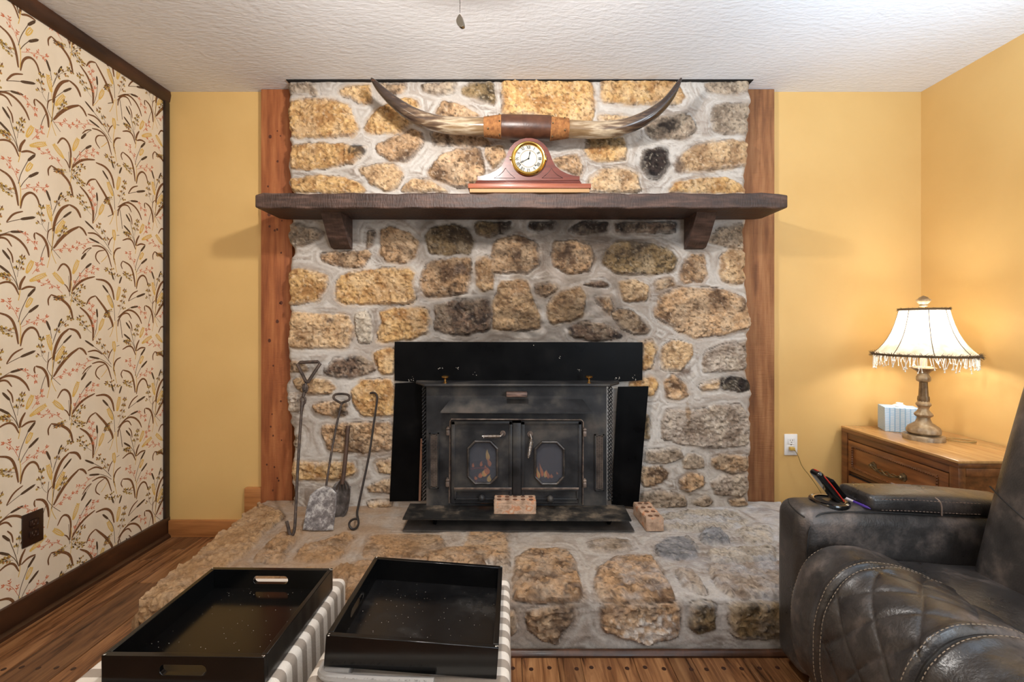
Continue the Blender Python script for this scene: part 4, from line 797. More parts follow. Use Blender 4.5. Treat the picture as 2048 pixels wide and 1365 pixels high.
    MB().box(A.x, B.x, Yf-.0135, Yf-.011, A.z, B.z, .001).build('rubbed_ledge', m_ironedge, ad_)
    kp = dp(hub[3][0], hub[3][1], Yf); MB().ball((kp.x, Yf-.03, kp.z), .0165, 16).tube([(kp.x, Yf, kp.z), (kp.x, Yf-.02, kp.z)], .006, 10).build('draft_knob', m_iron, d)
door(150, 955, 372, 762, 412, 972, ((830, 312), (800, 352), (555, 352), (557, 1140)), False)
door(1072, 1868, 1255, 1638, 420, 978, ((1190, 318), (1208, 385), (1168, 640), (1452, 1150)), True)
A, B = dp(960, 1240), dp(1070, 158); MB().box(A.x, B.x, IY-.030, IY-.0205, A.z, B.z, .003).build('centre_post', m_iron, st)
for x, y, s in ((112, 245, -1), (105, 920, -1), (1905, 258, 1), (1905, 930, 1)):
    A = dp(x, y, IY); hm = MB().box(A.x-.008, A.x+.008, IY-.02, IY, A.z-.03, A.z-.006, .002).box(A.x-.008, A.x+.008, IY-.02, IY, A.z-.004, A.z+.006, .002)
    hm.tube([(A.x, IY-.012, A.z-.032), (A.x, IY-.012, A.z+.011)], .005, 10); hm.build('hinge', m_ironedge, st)
# perforated vent strips
m_grille = mat('worn_vent_mesh', [(.35, (70, 62, 58)), (.65, (128, 114, 104))], .5, .3, scale=20)
def vent(x0, x1, y0, y1):
    a, b = ip(x0, y1), ip(x1, y0); mb = MB(); t = .004
    mb.box(a.x, b.x, IY-.014, IY, a.z, a.z+t).box(a.x, b.x, IY-.014, IY, b.z-t, b.z).box(a.x, a.x+t*1.6, IY-.014, IY, a.z, b.z).box(b.x-t*1.6, b.x, IY-.014, IY, a.z, b.z)
    o = mb.build('side_vent', m_iron, st); g = MB(); k = 42; xa, xb, za, zb_ = a.x+t*1.5, b.x-t*1.5, a.z+t, b.z-t; st_ = (zb_-za)/k
    for i in range(k):
        for s in (0, 1):
            z0 = za+i*st_; z1 = z0+st_*1.9
            if z1 > zb_: continue
            p, q = ((xa, z0), (xb, z1)) if s else ((xb, z0), (xa, z1)); g.tube([(p[0], IY-.011, p[1]), (q[0], IY-.011, q[1])], .0012, 4, cap=False)
    g.build('mesh_grille', m_grille, o); MB().box(xa, xb, IY-.0045, IY-.003, za, zb_).build('vent_backing', m_dark, o)
vent(297, 360, 652, 1018); vent(1394, 1458, 662, 1034)
# folded chain-mesh spark curtains at both sides
for x0, x1 in ((247, 272), (1482, 1516)):
    mb = MB(); 
    for k in range(3):
        pts = []
        for i in range(150):
            y = 345+(1105-345)*i/149; x = x0+(x1-x0)*(.2+.3*k)+4*math.sin(i*1.25+k*2); p = ip(x, y, IY+.02+.006*math.cos(i*1.25+k*2)); pts.append(p)
        mb.tube(pts, .0026, 5)
    mb.build('chain_curtain', m_iron, st)
# ash lip on little feet
lipz = .2645
lp = [onz(820, 1007.5, lipz), onz(1248, 1011, lipz), onz(1263, 1041, lipz), onz(805, 1038, lipz)]; lip = MB().prism(lp, (0, 0, -.006)).build('ash_lip', m_ash, st)
for x in (-.36, .455): MB().prism([(x, 2.16, .258), (x, 2.075, .258), (x, 2.13, .202), (x, 2.15, .202)], (.012, 0, 0)).build('lip_bracket', m_black, lip)
# fire inside
def log(pts, r, label):
    o = thing('firewood_log', label, 'log', pts[0]); P = smooth_pts(pts, 2); MB().tube(P, [r*(1+.12*math.sin(i*1.7)) for i in range(len(P))], 10).build('charred_wood', m_log, o); return o
fz = oz0+.005
MB().box(ox0+.005, ox1-.005, 2.24, 2.39, oz0, oz0+.022, .01).build('ember_bed', m_ember if 0 else mat('grey_ash_bed', [(.45, (70, 66, 64)), (.6, (96, 90, 86)), (.72, (150, 70, 36))], .9, scale=40), st)
l1 = log([(-.24, 2.33, fz+.045), (-.09, 2.31, fz+.06), (.02, 2.3, fz+.05)], .032, 'charred log burning behind the left stove door window')
l2 = log([(.06, 2.33, fz+.05), (.18, 2.32, fz+.045), (.31, 2.33, fz+.05)], .03, 'charred log burning behind the right stove door window')
l3 = log([(-.26, 2.34, fz+.13), (-.12, 2.31, fz+.155), (-.03, 2.33, fz+.15)], .022, 'upper thin charred log behind the left stove door window')
def flame(par, p, h, r, m):
    mb = MB(); k = 9; vs = []
    pr = [(0, .25), (.12, .75), (.28, 1), (.45, .85), (.62, .6), (.8, .32), (.93, .12), (1, .0)]; n = 8
    sway = rn.uniform(-.3, .3)
    pts = [(p[0]+sway*h*q*q+.15*r*math.sin(q*7), p[1], p[2]+h*q) for q, _ in pr]; mb.tube(pts, [max(r*w_, .0004) for _, w_ in pr], n, flat=.6); mb.build('flame', m, par)
FL = [(l3, -.115, .455, .045, .013, 1), (l3, -.105, .43, .035, .012, 0), (l3, -.15, .425, .022, .010, 0), (l3, -.19, .42, .018, .008, 0), (l1, -.118, .385, .038, .017, 0), (l1, -.135, .372, .03, .018, 1), (l1, -.155, .366, .022, .014, 0), (l1, -.175, .36, .016, .010, 0), (l1, -.11, .35, .03, .014, 1), (l1, -.125, .31, .03, .015, 0), (l1, -.145, .305, .018, .010, 0),
      (l2, .115, .345, .045, .014, 0), (l2, .13, .35, .06, .012, 0), (l2, .142, .365, .05, .010, 1), (l2, .158, .375, .055, .010, 0), (l2, .172, .375, .03, .012, 1), (l2, .188, .37, .035, .010, 0), (l2, .205, .37, .018, .010, 0), (l2, .12, .33, .03, .016, 1), (l2, .235, .385, .012, .006, 0)]
for par, x, z, h, r, ye in FL: flame(par, (x, 2.27+rn.uniform(0, .03), z), h*1.25, r, m_flamey if ye else m_flame)
for par, a, b in ((l1, (-.23, 2.276, fz+.075), (-.13, 2.27, fz+.07)), (l3, (-.2, 2.285, fz+.135), (-.12, 2.28, fz+.14))):
    MB().tube([a, Vector(a).lerp(Vector(b), .5)+Vector((0, 0, .004)), b], .004, 6).build('glowing_edge', m_ember, par)
# slate-grey pad under the lip
q = [onz(818, 1046, .2035), onz(1262, 1046, .2035), onz(1269, 1062, .2035), onz(805, 1062, .2035)]
tag(MB().prism([q[3], q[2], (q[2].x, 2.25, .2035), (q[3].x, 2.25, .2035)], (0, 0, -.004)).build('hearth_pad', m_mat), 'flat grey hearth pad lying under the stove ash lip', 'hearth pad')
# bricks
def brick(corner, ux, label, z, holes, L=.194, Wd=.09, H=.058):
    """corner: front-left bottom corner; ux: direction of the long edge in plan"""
    ux = Vector((ux[0], ux[1], 0)).normalized(); uy = Vector((-ux.y, ux.x, 0)); c0 = Vector((corner[0], corner[1], z))
    o = thing('core_brick', label, 'brick', c0, 'loose cored bricks by the stove'); o_ = WO[o.name]
    bm = bmesh.new(); n, m_ = 5, 2; nx, ny = 33, 15; top = {}; fs = []
    hx = [(.115+.77*(i/(holes-1))) for i in range(holes)]; hy_ = (.3, .68); r = .0105
    rn2 = random.Random(len(label))
    def inside(x, y): return any((x-a*L)**2+(y-b*Wd)**2 < r*r for a in hx for b in hy_)
    M_ = Matrix(((ux.x, uy.x, 0, c0.x), (ux.y, uy.y, 0, c0.y), (0, 0, 1, c0.z), (0, 0, 0, 1)))
    bmesh.ops.create_cube(bm, size=1)
    for v in bm.verts: v.co = Vector(((v.co.x+.5)*L, (v.co.y+.5)*Wd, (v.co.z+.5)*H))
    bmesh.ops.bevel(bm, geom=bm.edges[:], offset=.0028, segments=2, affect='EDGES'); bmesh.ops.subdivide_edges(bm, edges=[e for e in bm.edges if e.calc_length() > .03], cuts=7, use_grid_fill=True)
    for v in bm.verts:
        if v.co.z > .002: v.co += Vector((rn2.gauss(0, .0007), rn2.gauss(0, .0007), rn2.gauss(0, .0007)))
    mb = MB(); mb.bm(bm, M_); mb.build('clay_body', m_brick, o)
    for a in hx:
        for b_ in hy_:
            p = M_ @ Vector((a*L, b_*Wd, H+.0006)); MB().lathe([(r, -.0002), (r*1.02, .0008), (r*.9, .0008), (0, .0004)], p, 16).build('core_hole', m_brickhole, o)
    return o
bl = onz(988, 1029.5, lipz); brick((bl.x, bl.y), (1, -.006), 'brick with ten core holes resting on the stove ash lip', lipz, 5)
zb2 = .199; f0 = onz(1297, 1066, zb2); f1 = onz(1328, 1063, zb2); bk = onz(1272, 1033, zb2)
fx = Vector((bk.x-f0.x, bk.y-f0.y, 0)).normalized()
# long edge runs back from the near-left corner
nr = onz(1328, 1063.5, zb2)
brick((nr.x, nr.y), (fx.x, fx.y), 'tan brick with core holes standing askew on the hearth right of the stove', zb2, 4, .19, .082, .062)
# ------------------------------------------------------------------ fire tools leaning on the stones
def lean(px, py, b, t):
    (Yb, zb_), (Yt, zt) = b, t; k = (Yt-Yb)/(zt-zb_); a = (py-VY)/F
    Y = (Yb+k*(CZ-zb_))/(1+k*a); return at(px, py, Y)
def tl(c, pts): return [lean(540+x/3.25, 680+y/3.25, *c) for x, y in pts]
zhe = .203
c = ((2.015, zhe), (2.305, .92))
po = thing('fire_poker', 'long twisted iron poker with triangular handle and hooked foot leaning left of the shovels', 'fire tool', lean(575, 1075, *c), 'fireplace tools')
MB().tube(smooth_pts(tl(c, [(205, 460), (195, 600), (182, 800), (172, 1000), (165, 1150), (160, 1240), (145, 1278), (125, 1262), (118, 1215), (108, 1180)]), 2), .0068, 8).build('shaft', m_rust, po)
tri = tl(c, [(235, 275), (178, 160), (195, 148), (310, 143), (326, 156), (245, 278)]); MB().tube(tri+[tri[0]], .0085, 8).build('triangle_handle', m_rust, po)
lk = MB()
for (cx_, cy_, ry) in ((228, 315, 26), (215, 395, 26)):
    lk.tube([*tl(c, [(cx_+14*math.cos(t*PI/5), cy_+ry*math.sin(t*PI/5)) for t in range(11)])], .006, 6)
lk.tube(tl(c, [(222, 345), (216, 372)]), .0085, 8); lk.tube(tl(c, [(232, 285), (226, 330)]), .008, 8); lk.tube(tl(c, [(212, 400), (205, 465)]), [.012, .008], 8); lk.build('chain_links', m_rust, po)
c = ((2.085, zhe), (2.31, .79))
s1 = thing('ash_shovel', 'ash-caked grey shovel with wide square blade and ring handle standing on the hearth', 'fire tool', lean(640, 1062, *c), 'fireplace tools')
MB().tube(smooth_pts(tl(c, [(365, 950), (385, 820), (410, 670), (440, 520), (465, 415)]), 2), .0055, 8).build('shaft', m_rust, s1)
ring = tl(c, [(465, 415), (440, 400), (415, 385), (412, 365), (430, 352), (500, 352), (520, 370), (515, 395), (475, 405), (465, 418)]); MB().tube(smooth_pts(ring, 2), .006, 8).build('ring_handle', m_rust, s1)
def blade(c, out, dish, par, m=m_shovel):
    P = tl(c, out); n = len(P); ce = sum(P, Vector())/n; bm = bmesh.new(); back = Vector((0, dish, dish*.3)); mb = MB(); rings = [P, [ce+(p-ce)*.86+back*.6 for p in P], [ce+(p-ce)*.45+back for p in P]]
    vs = [p for r_ in rings for p in r_]+[ce+back]; fs = [[k*n+i, k*n+(i+1) % n, (k+1)*n+(i+1) % n, (k+1)*n+i] for k in range(2) for i in range(n)]+[[2*n+i, 2*n+(i+1) % n, 3*n] for i in range(n)]
    mb.add(vs, fs, True); o = mb.build('blade', m, par, fix=True); sd = o.modifiers.new('s', 'SOLIDIFY'); sd.thickness = .003; sd.offset = 0; return o
blade(c, [(212, 1236), (222, 1180), (235, 1100), (262, 1010), (300, 975), (355, 950), (400, 965), (432, 1000), (430, 1080), (420, 1160), (412, 1236), (360, 1242), (290, 1242)], .010, s1)
c = ((2.23, zhe), (2.325, .62))
s2 = thing('ash_shovel', 'small rusty shovel with ribbed shoulder half hidden behind the square-bladed shovel', 'fire tool', lean(675, 1035, *c), 'fireplace tools')
MB().tube(smooth_pts(tl(c, [(470, 940), (482, 850), (495, 720), (508, 560)]), 2), [.012]*4+[.0105]*20 if 0 else .0105, 10).build('handle', mat('rusty_brown_handle', [(.3, (62, 46, 38)), (.7, (92, 68, 54))], .6, .2, scale=30), s2)
blade(c, [(405, 1000), (402, 965), (430, 930), (465, 910), (500, 930), (525, 955), (518, 1040), (505, 1110), (480, 1150), (450, 1165), (420, 1155), (408, 1090)], .014, s2, mat('rust_and_ash_shovel', [(.36, (62, 54, 50)), (.55, (96, 88, 84)), (.68, (160, 152, 148))], .75, .15, scale=22, detail=9, bump=.4))
mb = MB()
for i in range(5): mb.tube(smooth_pts(tl(c, [(472+4*i-8, 905), (440+18*i, 945), (432+22*i, 975)]), 2), .0035, 6)
mb.build('shoulder_ribs', m_rust, s2)
c = ((2.095, zhe), (2.325, .79))
p2 = thing('fire_poker', 'thin plain iron poker with hooked tip and looped foot beside the stove surround', 'fire tool', lean(707, 1060, *c), 'fireplace tools')
MB().tube(smooth_pts(tl(c, [(650, 348), (672, 342), (692, 352), (698, 385), (690, 440), (672, 560), (655, 690), (635, 800), (600, 960), (575, 1080), (563, 1130), (574, 1170), (576, 1205), (555, 1232), (528, 1232), (512, 1205), (520, 1180), (545, 1165), (570, 1165)]), 2), .0052, 8).build('rod', mat('dark_iron_rod', (52, 46, 44), .5, .5), p2)
# ------------------------------------------------------------------ wall outlets
def outlet(name, label, M_, W_, H_, m, mi, extra=None):
    """M_ maps local (x right, y out of the wall, z up) to the world"""
    o = thing(name, label, 'outlet', M_ @ Vector((0, 0, 0)))
    MB().box(-W_/2, W_/2, 0, .006, -H_/2, H_/2, .0025, 2, M_).build('cover_plate', m, o)
    for s in (1, -1):
        z0 = s*H_*.17
        f = MB().box(-.0165, .0165, .005, .0085, z0-.0135, z0+.0135, .005, 3, M_).build('socket', m, o)
        mb = MB()
        for x, h in ((-.0065, .0085), (.0065, .007)): mb.box(x-.0011, x+.0011, .0084, .0088, z0+.001, z0+.001+h, 0, 1, M_)
        mb.lathe([(0, 0), (.0024, 0), (.0024, .0004)], (0, 0, 0), 10, M_ @ Matrix.Translation((0, .0084, z0-.006)) @ Matrix.Rotation(-PI/2, 4, 'X'))
        mb.build('slots', mi, f)
    MB().lathe([(.003, 0), (.003, .001), (0, .0014)], (0, 0, 0), 10, M_ @ Matrix.Translation((0, .006, 0)) @ Matrix.Rotation(-PI/2, 4, 'X')).build('screw', m_nickel, o)
    return o
pL = Vector((XL, 1.737, .328))
def leftpt(px, py): Y = XL*F/(px-VX); return Vector((XL, Y, CZ-(py-VY)*Y/F))
a, b = leftpt(41.1, 1065.7), leftpt(85.7, 1047.9); pL = (a+b)/2
outlet('wall_outlet', 'dark brown duplex outlet on the flowered wallpaper', Matrix(((0, 1, 0, XL), (1, 0, 0, pL.y), (0, 0, 1, pL.z), (0, 0, 0, 1))), .078, .126, m_outletb, m_steel)
pR = at(1580.8, 889.5, D); MR = Matrix(((-1, 0, 0, pR.x), (0, -1, 0, D), (0, 0, 1, pR.z), (0, 0, 0, 1)))
wo = outlet('wall_outlet', 'white duplex outlet on the yellow wall with a lamp cord plugged in', MR, .070, .114, m_outletw, m_ink)
# ------------------------------------------------------------------ nightstand against the right wall
NX0, NX1, NY0, NY1, NZ = 1.775, 2.205, 1.803, 2.44, .599
ns = thing('nightstand', 'brown wooden nightstand with rope-moulded drawers in the corner under the lamp', 'nightstand', (1.99, 2.12, 0))
MB().box(NX0-.004, NX1, NY0-.004, NY1, NZ-.012, NZ, .003).build('top', m_ntop, ns)
MB().box(NX0-.002, NX1, NY0-.002, NY1, NZ-.030, NZ-.012, .002).build('top_edge', m_walnut, ns)
cs = MB(); cs.box(NX0+.02, NX1, NY0+.006, NY1, .05, NZ-.03).box(NX0, NX0+.03, NY0, NY0+.038, .05, NZ-.03, .002).box(NX0, NX0+.03, NY1-.038, NY1, .05, NZ-.03, .002).box(NX0+.004, NX0+.03, NY0+.03, NY1-.03, NZ-.062, NZ-.03, .002)
cs.box(NX0+.004, NX0+.03, NY0+.03, NY1-.03, .05, .09, .002).box(NX0+.031, NX1-.041, NY0, NY0+.02, .05, .095, .002).box(NX1-.04, NX1, NY0, NY0+.02, .05, NZ-.03, .002).box(NX0+.031, NX1-.041, NY0, NY0+.02, NZ-.065, NZ-.031, .002)
cs.build('case', m_walnut, ns)
for x, y in ((NX0+.025, NY0+.03), (NX1-.025, NY0+.03), (NX0+.025, NY1-.03), (NX1-.025, NY1-.03)): MB().tube([(x, y, 0), (x, y, .052)], [.014, .022], 8).build('foot', m_walnut, ns)
def drawer(z0, z1):
    y0, y1 = NY0+.044, NY1-.044
    d = MB().box(NX0+.002, NX0+.024, y0, y1, z0, z1, .004).build('drawer', m_walnutd, ns)
    MB().box(NX0+.012, NX0+.026, y0-.005, y1+.005, z0-.005, z1+.005).build('shadow_gap', m_dark, d)
    a, b, e, f = y0+.045, y1-.035, z0+.026, z1-.026; pts = [(a, e), (b, e), (b, f), (a, f), (a, e)]; mb = MB()
    for (ya, za), (yb, zb_) in zip(pts, pts[1:]):
        l = math.hypot(yb-ya, zb_-za); n = int(l/.011); dv = Vector((0, yb-ya, zb_-za)).normalized(); side = Vector((0, -dv.z, dv.y))
        for i in range(n):
            p = Vector((NX0-.001, ya, za))+dv*((i+.5)*l/n); ax = (dv*.8+side*.5)
            mb.tube([p-ax*.0065, p-ax*.004+Vector((-.002, 0, 0)), p+ax*.004+Vector((-.002, 0, 0)), p+ax*.0065], [.0012, .0042, .0042, .0012], 6)
        mb.tube([Vector((NX0+.002, ya, za)), Vector((NX0+.002, yb, zb_))], .0065, 6)
    mb.build('rope_moulding', m_walnut, d)
    yc, zc = (y0+y1)/2+.02, (z0+z1)/2-.004; hb = MB(); w_ = .085
    for s in (-1, 1):
        hb.lathe([(.019, 0), (.018, .004), (.010, .007), (.010, .018), (.006, .022), (0, .022)], (0, 0, 0), 14, Matrix.Translation((NX0+.002, yc+s*w_, zc)) @ Matrix.Rotation(-PI/2, 4, 'Y'), mod=lambda i, a: 1+.08*math.cos(7*a) if i < 2 else 1)
    for k in range(3):
        P = []
        for i in range(41):
            q = i/40; t = 2*q-1; r = .0015+.009*(1-t*t); an = 2*PI*(q*1.5+k/3); P.append((NX0-.016-r*math.cos(an)*.8, yc+t*(w_-.004), zc-.008*(1-t*t)+r*math.sin(an)))
        hb.tube(P, .0028, 6)
    hb.build('bail_pull', m_antique, d)
drawer(.372, .533); drawer(.19, .348)
# ------------------------------------------------------------------ table lamp
LX, LY = 1.947, 2.145; KZ = LY/F
lp_ = thing('table_lamp', 'lit table lamp with cream bell shade and antiqued gold turned base on the nightstand', 'lamp', (LX, LY, NZ))
def lz(y): return CZ-(570+y/3.9-VY)*KZ
def lr(h): return h*.000468
Lt_ = (LX, LY, 0)
zs = NZ-lz(1203); zf = lambda y: lz(y)+zs
def LA(rows, n=40, mod=None): return MB().lathe([(lr(h), zf(y)) for y, h in rows], Lt_, n, None, mod)
LA([(1215, 160), (1213, 165), (1172, 165), (1166, 160), (1164, 100)]).build('base_disc', m_lampgold, lp_)
LA([(1166, 96), (1160, 118), (1146, 132), (1125, 132), (1108, 122), (1092, 98), (1070, 66), (1045, 54), (1030, 54), (1018, 70), (1008, 74), (998, 66), (985, 54), (968, 42), (955, 44), (942, 54), (935, 62), (922, 60), (915, 50), (905, 44)], 56,
   mod=lambda i, a: 1+(.05*abs(math.cos(6*a)) if 2 <= i <= 5 else 0)+(.04*math.cos(14*a) if 9 <= i <= 11 else 0)).build('turned_foot', m_lampgold, lp_)
LA([(912, 46), (890, 50), (868, 46), (868, 41), (860, 40), (760, 33), (752, 34)], 48, mod=lambda i, a: 1-.07*abs(math.sin(6*a))).build('fluted_column', mat('lamp_column_bronze', [(.3, (78, 62, 46)), (.6, (122, 100, 74)), (.8, (150, 130, 104))], .4, .4, scale=30), lp_)
LA([(756, 36), (748, 52), (735, 56), (715, 54), (700, 44), (690, 42), (672, 54), (655, 84), (648, 98), (640, 92), (634, 60), (632, 0)], 48, mod=lambda i, a: 1+(.07*math.cos(8*a) if i in (6, 7, 8, 9) else .05*abs(math.cos(9*a)) if i in (1, 2, 3) else 0)).build('capital', m_lampgold, lp_)
LA([(636, 29), (545, 29), (500, 26), (500, 0)]).build('candle_sleeve', mat('ivory_sleeve', (226, 216, 196), .5), lp_)
def shade_mat():
    m = bpy.data.materials.new('cream_lamp_fabric'); m.use_nodes = True; t = m.node_tree; L = t.links.new; t.nodes.remove(t.nodes['Principled BSDF']); out = t.nodes['Material Output']
    tc = N(t, 'ShaderNodeTexCoord'); no = N(t, 'ShaderNodeTexNoise'); no.inputs['Scale'].default_value = 26; no.inputs['Detail'].default_value = 8; L(tc.outputs['Object'], no.inputs[0])
    r = ramp(t, no.outputs['Fac'], [(.35, lin4((206, 192, 166))), (.6, lin4((232, 224, 206)))])
    df = N(t, 'ShaderNodeBsdfDiffuse'); tl_ = N(t, 'ShaderNodeBsdfTranslucent'); L(r.outputs[0], df.inputs[0]); L(r.outputs[0], tl_.inputs[0])
    mx = N(t, 'ShaderNodeMixShader'); mx.inputs[0].default_value = .42; L(df.outputs[0], mx.inputs[1]); L(tl_.outputs[0], mx.inputs[2]); L(mx.outputs[0], out.inputs[0]); return m
prof = [(548, 402), (530, 388), (500, 352), (460, 314), (420, 284), (370, 254), (310, 228), (250, 208), (200, 194), (186, 190)]
rows = prof
ob = LA(rows, 64).build  # shade has open ends: drop the caps
mb = MB(); n = 64; vs = [(LX+lr(h)*math.cos(2*PI*j/n), LY+lr(h)*math.sin(2*PI*j/n), zf(y)) for y, h in rows for j in range(n)]
mb.add(vs, [[i*n+j, i*n+(j+1) % n, (i+1)*n+(j+1) % n, (i+1)*n+j] for i in range(len(rows)-1) for j in range(n)], True)
sh = mb.build('lamp_shade', shade_mat(), lp_)
for k in range(8):
    a = 2*PI*(k+.31)/8; MB().tube([(LX+lr(h+1)*math.cos(a), LY+lr(h+1)*math.sin(a), zf(y)) for y, h in rows], .0016, 6).build('shade_rib', m_rib, sh)
def fringe(y, h, nm, cnt, ln, seed):
    r_ = random.Random(seed); mb = MB(); R = lr(h)
    mb.tube([(LX+R*math.cos(2*PI*i/48), LY+R*math.sin(2*PI*i/48), zf(y)) for i in range(49)], .0052, 8, cap=False)
    for i in range(cnt):
        a = r_.uniform(0, 2*PI); d = Vector((math.cos(a), math.sin(a), 0)); p = Vector((LX, LY, zf(y)+r_.uniform(-.004, .004)))+d*R; q = p+d*r_.uniform(.2, 1)*ln+Vector((-d.y, d.x, 0))*r_.uniform(-.7, .7)*ln+Vector((0, 0, r_.uniform(-.8, .8)*ln))
        mb.tube([p, p.lerp(q, .5)+Vector((0, 0, .001)), q], [.0008, .0006, .0003], 4, cap=False)
    o = mb.build(nm, m_trim, sh); o['kind'] = 'stuff'; return o
fringe(544, 398, 'eyelash_trim', 760, .020, 2); fringe(190, 192, 'top_trim', 260, .011, 3)
mb = MB(); r_ = random.Random(9); cnt = 96
for i in range(cnt):
    a = 2*PI*(i+r_.uniform(-.3, .3))/cnt; R = lr(396); z0 = zf(552); l = r_.choice([.042, .056, .066, .05])*r_.uniform(.9, 1.1); k = int(l/.0042); sw = r_.uniform(-.02, .02); x, y = LX+R*math.cos(a), LY+R*math.sin(a)
    for j in range(k): q = j/k; mb.ball((x-math.sin(a)*sw*q, y+math.cos(a)*sw*q, z0-.0042*(j+.6)), .0020 if j < k-1 else .0034, 5)
    mb.tube([(x, y, z0+.004), (x-math.sin(a)*sw, y+math.cos(a)*sw, z0-l)], .0005, 3, cap=False)
o = mb.build('bead_fringe', m_bead, sh); o['kind'] = 'stuff'
LA([(186, 6), (170, 8), (165, 34), (150, 32), (134, 50), (124, 58), (112, 58), (108, 46), (96, 34), (84, 5), (82, 0)], 24).build('finial', m_lampgold, lp_)
mb = MB()
for k in range(3): a = 2*PI*k/3; mb.tube([(LX, LY, zf(183)), (LX+lr(190)*math.cos(a), LY+lr(190)*math.sin(a), zf(188))], .0015, 5)
mb.tube([(LX, LY, zf(500)), (LX+.026, LY, zf(470)), (LX+.034, LY, zf(330)), (LX, LY, zf(183))], .0016, 5).tube([(LX, LY, zf(500)), (LX-.026, LY, zf(470)), (LX-.034, LY, zf(330)), (LX, LY, zf(183))], .0016, 5)
mb.build('shade_harp', m_antique, lp_)
cd = thing('lamp_cord', 'thin gold lamp cord running over the nightstand top and up to the white outlet', 'cord', (LX+.09, LY, NZ))
c1 = [(LX+.07, LY+.03, NZ+.004), (LX+.12, LY+.02, NZ+.003), (LX+.18, LY-.01, NZ+.003), (LX+.205, LY-.05, NZ+.003), (LX+.16, LY-.075, NZ+.003), (LX+.10, LY-.06, NZ+.003), (LX+.085, LY+.06, NZ+.003), (LX+.1, NY1-.02, NZ+.003), (LX+.1, NY1+.008, NZ-.02), (LX+.08, NY1+.008, .2), (1.74, NY1+.006, .04), (1.68, 2.42, .2), (1.60, 2.425, .33)]
pg = at(1582, 897, D-.012); c1 += [tuple(at(1604, 935, 2.43)), tuple(at(1597, 914, 2.43)), tuple(at(1593, 906, 2.435)), tuple(at(1590, 902, D-.018))]
MB().tube(smooth_pts(c1, 3), .0022, 6).build('cord_run', m_cord, cd)
MB().box(pg.x-.012, pg.x+.014, D-.028, D-.009, pg.z-.010, pg.z+.008, .004).tube([pg+Vector((.008, -.006, 0)), at(1590, 902, D-.018)], .004, 8).build('plug', m_yplug, cd)
# tissue box
def tissue_mat():
    m, t, b = nt('blue_dashed_card'); L = t.links.new; tc = N(t, 'ShaderNodeTexCoord'); mp = N(t, 'ShaderNodeMapping'); mp.inputs['Scale'].default_value = (1, 1, 1); L(tc.outputs['Object'], mp.inputs[0])
    sx = N(t, 'ShaderNodeSeparateXYZ'); L(tc.outputs['Object'], sx.inputs[0]); s = N(t, 'ShaderNodeMath', operation='ADD'); L(sx.outputs[0], s.inputs[0]); L(sx.outputs[1], s.inputs[1])
    cb = N(t, 'ShaderNodeCombineXYZ'); L(sx.outputs[2], cb.inputs[0]); L(s.outputs[0], cb.inputs[1])
    br = N(t, 'ShaderNodeTexBrick'); br.inputs['Color1'].default_value = lin4((236, 240, 246)); br.inputs['Color2'].default_value = lin4((214, 228, 242)); br.inputs['Mortar'].default_value = lin4((136, 178, 214))
    for k, v in (('Scale', 1), ('Mortar Size', .0013), ('Mortar Smooth', .1), ('Brick Width', .0046), ('Row Height', .0105)): br.inputs[k].default_value = v
    cb2 = N(t, 'ShaderNodeCombineXYZ'); L(sx.outputs[2], cb2.inputs[0]); L(s.outputs[0], cb2.inputs[1]); L(cb2.outputs[0], br.inputs[0]); L(br.outputs[0], b.inputs['Base Color']); b.inputs['Roughness'].default_value = .6; return m
tb = thing('tissue_box', 'blue and white patterned tissue box behind the lamp base', 'tissue box', (1.985, 2.32, NZ))
Mt = Matrix.Translation((1.985, 2.325, NZ)) @ Matrix.Rotation(math.radians(-24), 4, 'Z')
MB().box(-.073, .073, -.055, .055, 0, .122, .002, 1, Mt).build('carton', tissue_mat(), tb)
MB().lathe([(.028, .1222), (.024, .128), (.012, .136), (.014, .142), (0, .140)], (0, 0, 0), 14, Mt, mod=lambda i, a: 1+.25*math.sin(3*a+i)).build('tissue', mat('white_tissue', (240, 240, 240), .9), tb)
# ------------------------------------------------------------------ recliner
def leather():
    m, t, b = nt('worn_charcoal_leather'); L = t.links.new; tc = N(t, 'ShaderNodeTexCoord')
    no = N(t, 'ShaderNodeTexNoise'); no.inputs['Scale'].default_value = 5.5; no.inputs['Detail'].default_value = 10; no.inputs['Roughness'].default_value = .68; L(tc.outputs['Object'], no.inputs[0])
    r = ramp(t, no.outputs['Fac'], [(.36, lin4((34, 32, 32))), (.53, lin4((54, 50, 48))), (.61, lin4((84, 75, 70))), (.74, lin4((134, 118, 108)))]); L(r.outputs[0], b.inputs['Base Color'])
    mr = N(t, 'ShaderNodeMapRange'); mr.inputs[1].default_value = .35; mr.inputs[2].default_value = .7; mr.inputs[3].default_value = .25; mr.inputs[4].default_value = .54; L(no.outputs['Fac'], mr.inputs[0]); L(mr.outputs[0], b.inputs['Roughness'])
    b.inputs['Specular IOR Level'].default_value = .7
    n2 = N(t, 'ShaderNodeTexNoise'); n2.inputs['Scale'].default_value = 180; n2.inputs['Detail'].default_value = 3; n3 = N(t, 'ShaderNodeTexNoise'); n3.inputs['Scale'].default_value = 16; n3.inputs['Detail'].default_value = 6
    L(tc.outputs['Object'], n2.inputs[0]); L(tc.outputs['Object'], n3.inputs[0]); ad = N(t, 'ShaderNodeMath', operation='MULTIPLY_ADD'); ad.inputs[1].default_value = 3.0; L(n3.outputs['Fac'], ad.inputs[0]); L(n2.outputs['Fac'], ad.inputs[2])
    bp = N(t, 'ShaderNodeBump'); bp.inputs['Strength'].default_value = .22; bp.inputs['Distance'].default_value = .004; L(ad.outputs[0], bp.inputs['Height']); L(bp.outputs[0], b.inputs['Normal']); return m
